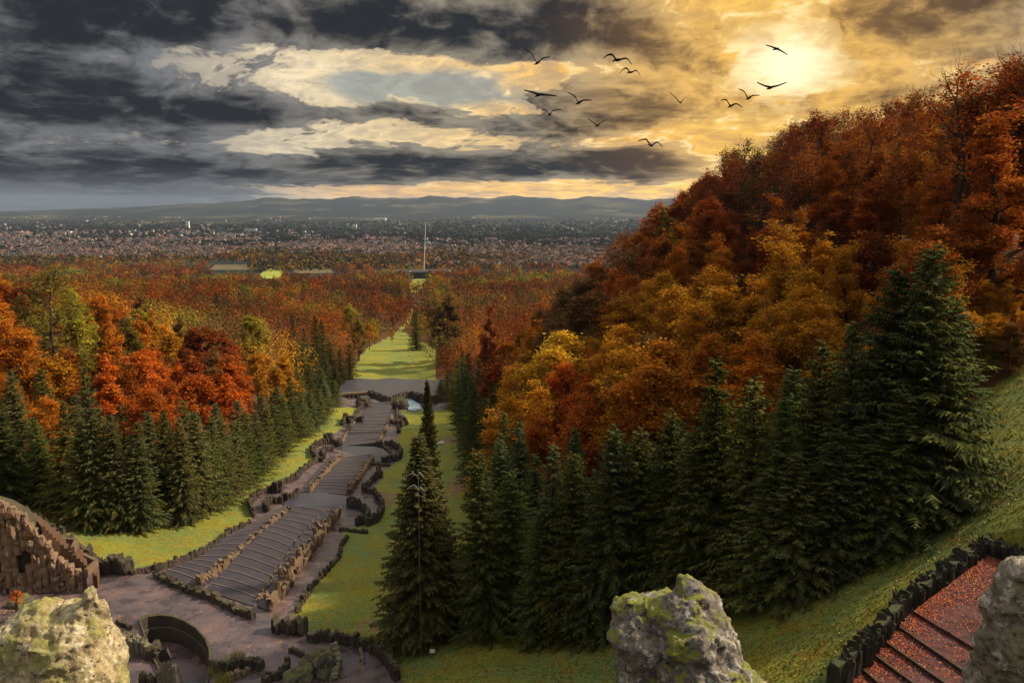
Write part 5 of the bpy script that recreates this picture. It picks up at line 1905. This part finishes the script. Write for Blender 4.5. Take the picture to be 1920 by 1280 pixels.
def lofted_rock(name, label, lofts, D, mat, seed, amp=1.0, flat=.8, voxel=.018):
    V, Fc = [], []
    for L in lofts:
        k = 22
        n0 = len(V)
        for (v, l, r_) in L:
            zc = at(960, v, D)[2]
            xl, xr = at(l, v, D)[0], at(r_, v, D)[0]
            c, h = (xl + xr) / 2, (xr - xl) / 2
            for j in range(k):
                t = 2 * math.pi * j / k
                V.append((c + h * math.cos(t), D + h * flat * math.sin(t) + 0.05 * math.sin(v * .1), zc))
        for i in range(len(L) - 1):
            for j in range(k):
                a = n0 + i * k
                Fc.append((a + j, a + k + j, a + k + (j + 1) % k, a + (j + 1) % k))
        Fc.append(tuple(n0 + j for j in range(k)))
        Fc.append(tuple(n0 + (len(L) - 1) * k + j for j in reversed(range(k))))
    me = mesh_np(name, V, Fc)
    tmp = link('tmp_rock', me)
    md = tmp.modifiers.new('r', 'REMESH')
    md.mode = 'VOXEL'
    md.voxel_size = voxel
    dg = bpy.context.evaluated_depsgraph_get()
    ev = tmp.evaluated_get(dg)
    out = bpy.data.meshes.new_from_object(ev)
    bpy.data.objects.remove(tmp)
    n = len(out.vertices)
    co = np.empty(n * 3)
    out.vertices.foreach_get('co', co)
    co = co.reshape(-1, 3)
    no = np.empty(n * 3)
    out.vertex_normals.foreach_get('vector', no)
    no = no.reshape(-1, 3)
    off = Vector((seed * 3.1, seed * 1.7, seed))
    d = np.empty(n)
    for i in range(n):
        p = Vector(co[i]) + off
        a = noise.noise(p * 1.9) * .105 + noise.noise(p * 4.3) * .062
        cells = noise.voronoi(p * 5.5)[0]
        a += (cells[0] - .28) * .085
        a += noise.fractal(p * 9.0, .6, 2.1, 4) * .034
        pit = noise.voronoi(p * 13)[0][0]
        a -= max(0, .24 - pit) * .24
        d[i] = a * amp
    co += no * d[:, None]
    out.vertices.foreach_set('co', co.ravel())
    out.polygons.foreach_set('use_smooth', np.ones(len(out.polygons), bool))
    out.materials.clear()
    out.materials.append(mat)
    out.name = name
    base = co.mean(0)
    o = link(name, out)
    tag(o, label, 'rock')
    return o


M['rock_pale'] = mat_rock('pale_lichen_rock', (.36, .27, .135), (.55, .44, .25), (.22, .21, .03), (.66, .57, .37), .7)
M['rock_moss'] = mat_rock('mossy_rock_surface', (.150, .125, .100), (.235, .195, .155), (.190, .195, .020), (.42, .38, .32), 1.0)
M['rock_grey'] = mat_rock('grey_rock_surface', (.20, .16, .115), (.33, .27, .19), (.16, .15, .04), (.55, .48, .36), .5)
EXT = [(1420, -60, 0), (1500, -80, 0)]
lofted_rock('boulder', 'pale yellowish sunlit boulder with lichen at lower left corner', [
    [(1097, 163, 178), (1103, 158, 184), (1112, 156, 189), (1125, 147, 193), (1145, 96, 199), (1180, 40, 211), (1220, 20, 223), (1255, 0, 237), (1290, -20, 236), (1360, -40, 250), (1500, -60, 270)],
    [(1139, 62, 104), (1150, 44, 130), (1180, 14, 160), (1230, -12, 180), (1360, -40, 200), (1500, -60, 220)]], 6.0, M['rock_pale'], 1, .8)
lofted_rock('boulder', 'moss covered pointed double peaked rock at bottom centre right', [
    [(1073, 1280, 1298), (1080, 1271, 1305), (1092, 1265, 1314), (1108, 1254, 1323), (1120, 1236, 1326), (1136, 1212, 1330), (1165, 1200, 1352), (1205, 1190, 1380), (1240, 1180, 1403), (1280, 1170, 1421), (1360, 1160, 1450), (1500, 1150, 1470)],
    [(1121, 1174, 1186), (1130, 1164, 1202), (1146, 1153, 1226), (1172, 1148, 1250), (1230, 1150, 1280), (1290, 1151, 1300), (1500, 1140, 1320)]], 7.0, M['rock_moss'], 2, 1.0)
lofted_rock('boulder', 'grey brown rough rock cut by the right edge', [
    [(1055, 1917, 1945), (1064, 1906, 1962), (1084, 1889, 1980), (1104, 1867, 1992), (1124, 1853, 2002), (1140, 1846, 2008), (1175, 1843, 2014), (1280, 1837, 2022), (1360, 1830, 2034), (1500, 1822, 2050)]], 6.0, M['rock_grey'], 3, .85)
tr = link('terrace', box_mesh('terrace', -8, 8, -5, 7.9, -34, -5.55, M['wall']))
tag(tr, kind='structure')

# ------------------------------------------------------------------ birds
M['bird'] = flat_mat('dark_plumage', (.016, .015, .016), .9)
BIRDS = [
    ([(85, 110), (125, 140), (152, 190), (162, 200), (172, 192), (200, 170), (245, 161)], 'dark gull with left wing raised steeply, leftmost of the upper birds'),
    ([(590, 170), (610, 152), (642, 146), (668, 178), (680, 184), (735, 170), (770, 210)], 'large dark gull with arched drooping wings, upper one of a close pair'),
    ([(690, 270), (715, 240), (738, 235), (755, 258), (770, 260), (800, 248), (826, 282)], 'dark gull with both wings bent down, lower one of a close pair'),
    ([(1630, 85), (1665, 95), (1688, 104), (1696, 108), (1710, 112), (1740, 128), (1772, 148)], 'dark gull gliding with flat slanted wings above the sun glow'),
    ([(1575, 325), (1620, 345), (1652, 354), (1662, 358), (1672, 354), (1710, 345), (1765, 325)], 'dark gull with wings in a wide shallow V below the sun'),
    ([(1455, 367), (1490, 382), (1512, 420), (1520, 427), (1530, 418), (1555, 408), (1592, 408)], 'dark gull with one steep wing, upper right beside a lower bird'),
    ([(1340, 440), (1375, 436), (1397, 468), (1407, 476), (1416, 470), (1445, 462), (1482, 486)], 'dark gull with S-curved wings, lower left of the pair near the sun'),
    ([(1012, 388), (1045, 415), (1072, 448), (1080, 454), (1088, 450), (1096, 440), (1108, 428)], 'dark gull seen side on with one long wing, alone right of centre'),
    ([(78, 374), (130, 388), (165, 400), (173, 403), (182, 402), (230, 405), (288, 412)], 'dark gull with long straight tilted wings, far left of the flock'),
    ([(355, 388), (400, 410), (422, 448), (430, 455), (440, 448), (465, 438), (515, 440)], 'dark gull with raised curved left wing between two straighter birds'),
    ([(190, 500), (220, 503), (236, 524), (243, 530), (250, 522), (265, 505), (315, 498)], 'small dark gull with cupped wings, lower left of the flock'),
    ([(487, 555), (520, 580), (540, 596), (548, 601), (556, 596), (575, 580), (610, 565)], 'small dark gull with wings in a deep V over a grey cloud'),
    ([(812, 702), (850, 690), (868, 696), (890, 728), (902, 728), (935, 708), (968, 740)], 'lowest dark gull with arched wings above the brown cloud')]


def bird(px, label, D):
    P = [np.array(at(x / 3.4286 + 960, y / 3.4286 + 60, D)) for x, y in px]
    c = P[3]
    tipd = np.linalg.norm(P[0] - P[-1])
    # a finer line through the wing
    Q = []
    for i in range(len(P) - 1):
        for k in range(3):
            t = k / 3
            p0, p1, p2, p3 = P[max(i - 1, 0)], P[i], P[i + 1], P[min(i + 2, len(P) - 1)]
            Q.append(0.5 * (2 * p1 + (p2 - p0) * t + (2 * p0 - 5 * p1 + 4 * p2 - p3) * t * t + (3 * p1 - p0 - 3 * p2 + p3) * t ** 3))
    Q.append(P[-1])
    n = len(Q)
    V, Fc = [], []
    for i, q in enumerate(Q):
        s = abs(i - (n - 1) / 2) / ((n - 1) / 2)
        ch = tipd * (.135 * (1 - s) ** .5 * (1 - .35 * math.exp(-((s - .12) / .12) ** 2)) + .022)
        th = tipd * (.066 * (1 - s) + .034)
        # section: leading edge towards the viewer's side, tilted so that the chord shows
        ax = np.array((0.0, math.cos(.5), math.sin(.5)))
        up = np.array((0.0, -math.sin(.5), math.cos(.5)))
        for a, b in ((-.5, 0), (-.1, .6), (.5, .1), (-.1, -.5)):
            V.append(q - c + ax * ch * a + up * th * b)
        if i:
            o = (i - 1) * 4
            for j in range(4):
                Fc.append((o + j, o + (j + 1) % 4, o + 4 + (j + 1) % 4, o + 4 + j))
    Fc += [(3, 2, 1, 0), tuple(4 * (n - 1) + j for j in range(4))]
    # body, head, beak and tail as one spindle across the wings
    k, n0 = 8, len(V)
    d = np.array((math.copysign(.75, px[3][0] - (px[0][0] + px[-1][0]) / 2 + 1e-3), .62, -.22))
    d /= np.linalg.norm(d)
    a = np.cross(d, (0, 0, 1))
    a /= np.linalg.norm(a)
    b = np.cross(a, d)
    prof = [(-.30, .004), (-.27, .034), (-.17, .022), (-.08, .040), (.03, .050), (.13, .040), (.185, .026), (.225, .030), (.262, .020), (.285, .008), (.31, .003)]
    for s, rr_ in prof:
        for j in range(k):
            t = 2 * math.pi * j / k
            fl = .35 if s < -.2 else 1
            V.append(d * s * tipd * .52 + (a * math.cos(t) + b * math.sin(t) * fl) * rr_ * tipd * .85 - np.array((0, 0, .012 * tipd)))
    for i in range(len(prof) - 1):
        o = n0 + i * k
        for j in range(k):
            Fc.append((o + j, o + (j + 1) % k, o + k + (j + 1) % k, o + k + j))
    o = link('gull', mesh_np('gull', V, [list(f) for f in Fc], M['bird'], smooth=True), None, tuple(c))
    tag(o, label, 'bird', 'gulls flying over the valley')


for i, (px, lab) in enumerate(BIRDS):
    bird(px, lab, 46 + (i * 7) % 11)


# ------------------------------------------------------------------ lamp mast, sign, bench, small plants
M['grey_metal'] = flat_mat('grey_metal', (.33, .34, .34), .5)
M['dull_metal'] = flat_mat('dull_metal', (.10, .105, .10), .5)


def lamp_mast():
    b = at(789, 1192, 86.5)
    z = ground(b[0], b[1])
    r = empty('lamp_mast', (b[0], b[1], z))
    tag(r, 'thin grey mast with curled white lamp arms before the centre spruce', 'lamp mast')
    top = at(784, 884, 86.5)
    H = top[2] - z
    tb = Tubes()
    tb.tube([(0, 0, -.5), (top[0] - b[0], 0, H)], [.042, .03], 6)
    link('pole', tb.mesh('pole', M['dull_metal']), r)
    for i, (u, v, sg) in enumerate(((766, 890, -1), (790, 889, 1), (769, 912, -1), (792, 916, 1), (779, 926, 1))):
        p = np.array(at(u, v, 86.5 - .3 * (i % 2))) - np.array((b[0], b[1], z))
        q0 = np.array(((top[0] - b[0]) * p[2] / H, 0, p[2] - .25))
        tb = Tubes()
        m = (p + q0) / 2 + (0, 0, .35)
        tb.tube([q0, m, p, p + (sg * .35, 0, -.28)], [.02, .035, .04, .02], 5)
        link('lamp_arm', tb.mesh('lamp_arm', M['grey_metal']), r)
    link('foot', box_mesh('foot', -.12, .12, -.12, .12, -.4, .2, M['dull_metal']), r)


lamp_mast()


def sign():
    b = at(810, 1186, 86)
    z = ground(b[0], b[1])
    r = empty('sign', (b[0], b[1], z))
    tag(r, 'small white board on a post at the foot of centre spruce', 'sign')
    link('board', box_mesh('board', -.3, .3, -.03, .03, .55, 1.0, M['white']), r)
    link('post', box_mesh('post', -.04, .04, .035, .11, -.3, .95, M['bark']), r)


sign()


def bench():
    b = gp(826, 833)
    r = empty('bench', b, R(15))
    tag(r, 'tiny white bench on the right lawn beside the brown path', 'bench')
    link('seat', box_mesh('seat', -1.1, 1.1, -.3, .3, .45, .55, M['white']), r)
    link('backrest', box_mesh('backrest', -1.1, 1.1, .31, .39, .55, 1.1, M['white']), r)
    lm = box_mesh('leg', -.06, .06, -.25, .25, -.2, .45, M['white'])
    for x in (-.9, .9):
        link('leg', lm, r, (x, 0, 0))


bench()
sh = leafy(51, 4, 2.0, 1400, .16, .05, .35)
for u, v, D, c, lab in ((275, 912, 150, 'orange', 'small glowing orange shrub among the left lawn spruces'), (30, 1118, 99, 'red_orange', 'small red shrub at the foot of the ruined wall')):
    b = at(u, v, D)
    z = b[2] - 1.2
    root = empty('shrub', (b[0], b[1], z))
    root.scale = (.5, .5, .5)
    link('stem', sh[0], root)
    o = link('crown', sh[1], root)
    o.color = (*[x * 1.3 for x in C_[c]], 1)
    tag(root, lab, 'shrub')
mtu, g, b_, _ = material('dry_grass', .8, .2)
g.put(b_.inputs['Base Color'], g.mix(g.ss(g.noise(pos(g), 3.0, 3, .6), .4, .6), (.14, .15, .02), (.30, .25, .05)))
for u, v, s, lab in ((408, 1252, 1.0, 'feathery yellow green grass tuft right of the sunken basin'), (440, 1238, 1.1, 'taller dry grass tuft behind the bowed dark wall'), (418, 1276, .9, 'low green grass tuft at the bottom of the plaza'), (320, 1268, .8, 'small mossy grass tuft on posts below the basin')):
    p = on_plane(u, v, PZ + .6)
    V = []
    for i in range(150):
        a, q = rng.uniform(0, 6.28), rng.uniform(0, 1.1) * s
        x, y = q * math.cos(a), q * math.sin(a)
        h = rng.uniform(.5, 1.9) * s
        lx, ly = rng.normal(0, .3, 2) * s
        w = rng.uniform(.03, .06)
        V += [(x - w, y, 0), (x + w, y, 0), (x + lx, y + ly, h)]
    tag(link('grass_tuft', mesh_np('grass_tuft', V, np.arange(len(V)).reshape(-1, 3), mtu), None, (p[0], p[1], p[2] - .4)), lab, 'grass tuft')

# grass blades and fallen leaves on the near slope
N = 90000
yy = rng.uniform(40, 100, N)
xx = rng.uniform(-26, 62, N)
ok = ~wood_mask(xx, yy) & ~inside(PAVE, xx, yy) & ~inside(STAIR, xx, yy) & (np.abs(xx) < .7 * yy + 4)
for q in PATHS:
    ok &= ~inside(q, xx, yy)
ok &= rng.random(N) < np.clip(1.5 - yy / 90, .15, 1)
xx, yy = xx[ok], yy[ok]
zz = ground(xx, yy) + .22 * np.sin(xx * .31 + 2 * np.sin(yy * .11)) * np.sin(yy * .27 + 1.3 * np.sin(xx * .17))
n = len(xx)
B = np.stack([xx, yy, zz - .03], -1)
a = rng.uniform(0, 6.28, n)
W = np.stack([np.cos(a), np.sin(a), 0 * a], -1) * rng.uniform(.05, .13, n)[:, None]
Tp = np.stack([rng.normal(0, .11, n), rng.normal(0, .11, n), rng.uniform(.09, .26, n)], -1)
V = np.stack([B - W, B + W, B + Tp], 1).reshape(-1, 3)
tag(link('grass', mesh_np('grass', V, np.arange(len(V)).reshape(-1, 3), M['lawn'])), 'short tufty grass on the near right slope', 'grass', kind='stuff')
k = rng.random(n) < .06 + .10 * (np.sin(xx * .5) * np.sin(yy * .4 + 1) > .2)
P = B[k] + (0, 0, .12)
n = len(P)
a = rng.uniform(0, 6.28, n)
s = rng.uniform(.05, .10, n)[:, None]
A = np.stack([np.cos(a), np.sin(a), rng.normal(0, .4, n)], -1) * s
Bq = np.stack([-np.sin(a), np.cos(a), rng.normal(0, .4, n)], -1) * s * .7
V = np.stack([P - A, P + Bq, P + A, P - Bq], 1).reshape(-1, 3)
pal = np.array([(.42, .10, .015), (.45, .20, .02), (.30, .06, .012), (.38, .24, .05)])
cc = np.repeat(pal[rng.integers(0, 4, n)], 4, 0)
tag(link('scattered_leaves', mesh_np('scattered_leaves', V, np.arange(len(V)).reshape(-1, 4), M['leaf_tint'], col=cc)), 'orange leaves scattered over the near grass', 'leaves', kind='stuff')

# leaves blown over the lawns, the plaza and the water steps
N = 26000
yy = rng.uniform(84, 260, N)
xx = rng.uniform(-95, 5, N)
ok = ~wood_mask(xx, yy) & ~inside(PIT, xx, yy) & (xx > left_x(yy)) & (xx < right_x(yy) + 8)
pn = np.array([noise.noise((a * .09, b * .09, 3.1)) + .6 * noise.noise((a * .33, b * .33, 9.2)) for a, b in zip(xx, yy)])
edge = np.exp(-np.abs(xx - left_x(yy)) / 6) + np.exp(-np.abs(xx - right_x(yy)) / 6)
ok &= rng.random(N) < np.clip(.10 + .55 * pn + .45 * edge, .02, 1)
xx, yy = xx[ok], yy[ok]
n = len(xx)
zz = np.where(inside([p_[:2] for p_ in [on_plane(u, v, PZ) for u, v in ((186, 1086), (292, 1075), (474, 1152), (560, 1176), (726, 1216), (744, 1242), (748, 1290), (60, 1300))]], xx, yy), PZ + .03, ground(xx, yy) + .16)
P = np.stack([xx, yy, zz], -1)
a = rng.uniform(0, 6.28, n)
s = rng.uniform(.08, .20, n)[:, None]
A = np.stack([np.cos(a), np.sin(a), rng.normal(0, .15, n)], -1) * s
Bq = np.stack([-np.sin(a), np.cos(a), rng.normal(0, .15, n)], -1) * s * .7
V = np.stack([P - A, P + Bq, P + A, P - Bq], 1).reshape(-1, 3)
pal = np.array([(.40, .17, .02), (.36, .22, .03), (.24, .09, .015), (.16, .08, .02)])
cc = np.repeat(pal[rng.integers(0, 4, n)], 4, 0)
tag(link('scattered_leaves', mesh_np('scattered_leaves', V, np.arange(len(V)).reshape(-1, 4), M['leaf_tint'], col=cc)), 'small brown leaves blown over the cascade lawns and plaza', 'leaves', kind='stuff')

# ------------------------------------------------------------------ the air over the valley
HAZE = 1.7e-5
zlo = float(_Z.min()) - 1.0
me = box_mesh('haze', -17700, 17700, -600, 17700, zlo, 92, None)
hz = link('haze', me)
tag(hz, 'thin grey blue evening haze filling the valley air', 'haze', kind='stuff')
mh = bpy.data.materials.new('haze')
mh.use_nodes = True
mh.node_tree.nodes.clear()
g = G(mh.node_tree)
pv_ = g.node('ShaderNodeVolumePrincipled')
pv_.inputs['Color'].default_value = (.62, .78, 1.0, 1)
pv_.inputs['Density'].default_value = HAZE
pv_.inputs['Density Attribute'].default_value = ''
pv_.inputs['Anisotropy'].default_value = .25
o_ = g.node('ShaderNodeOutputMaterial')
mh.node_tree.links.new(pv_.outputs[0], o_.inputs['Volume'])
me.materials.clear()
me.materials.append(mh)
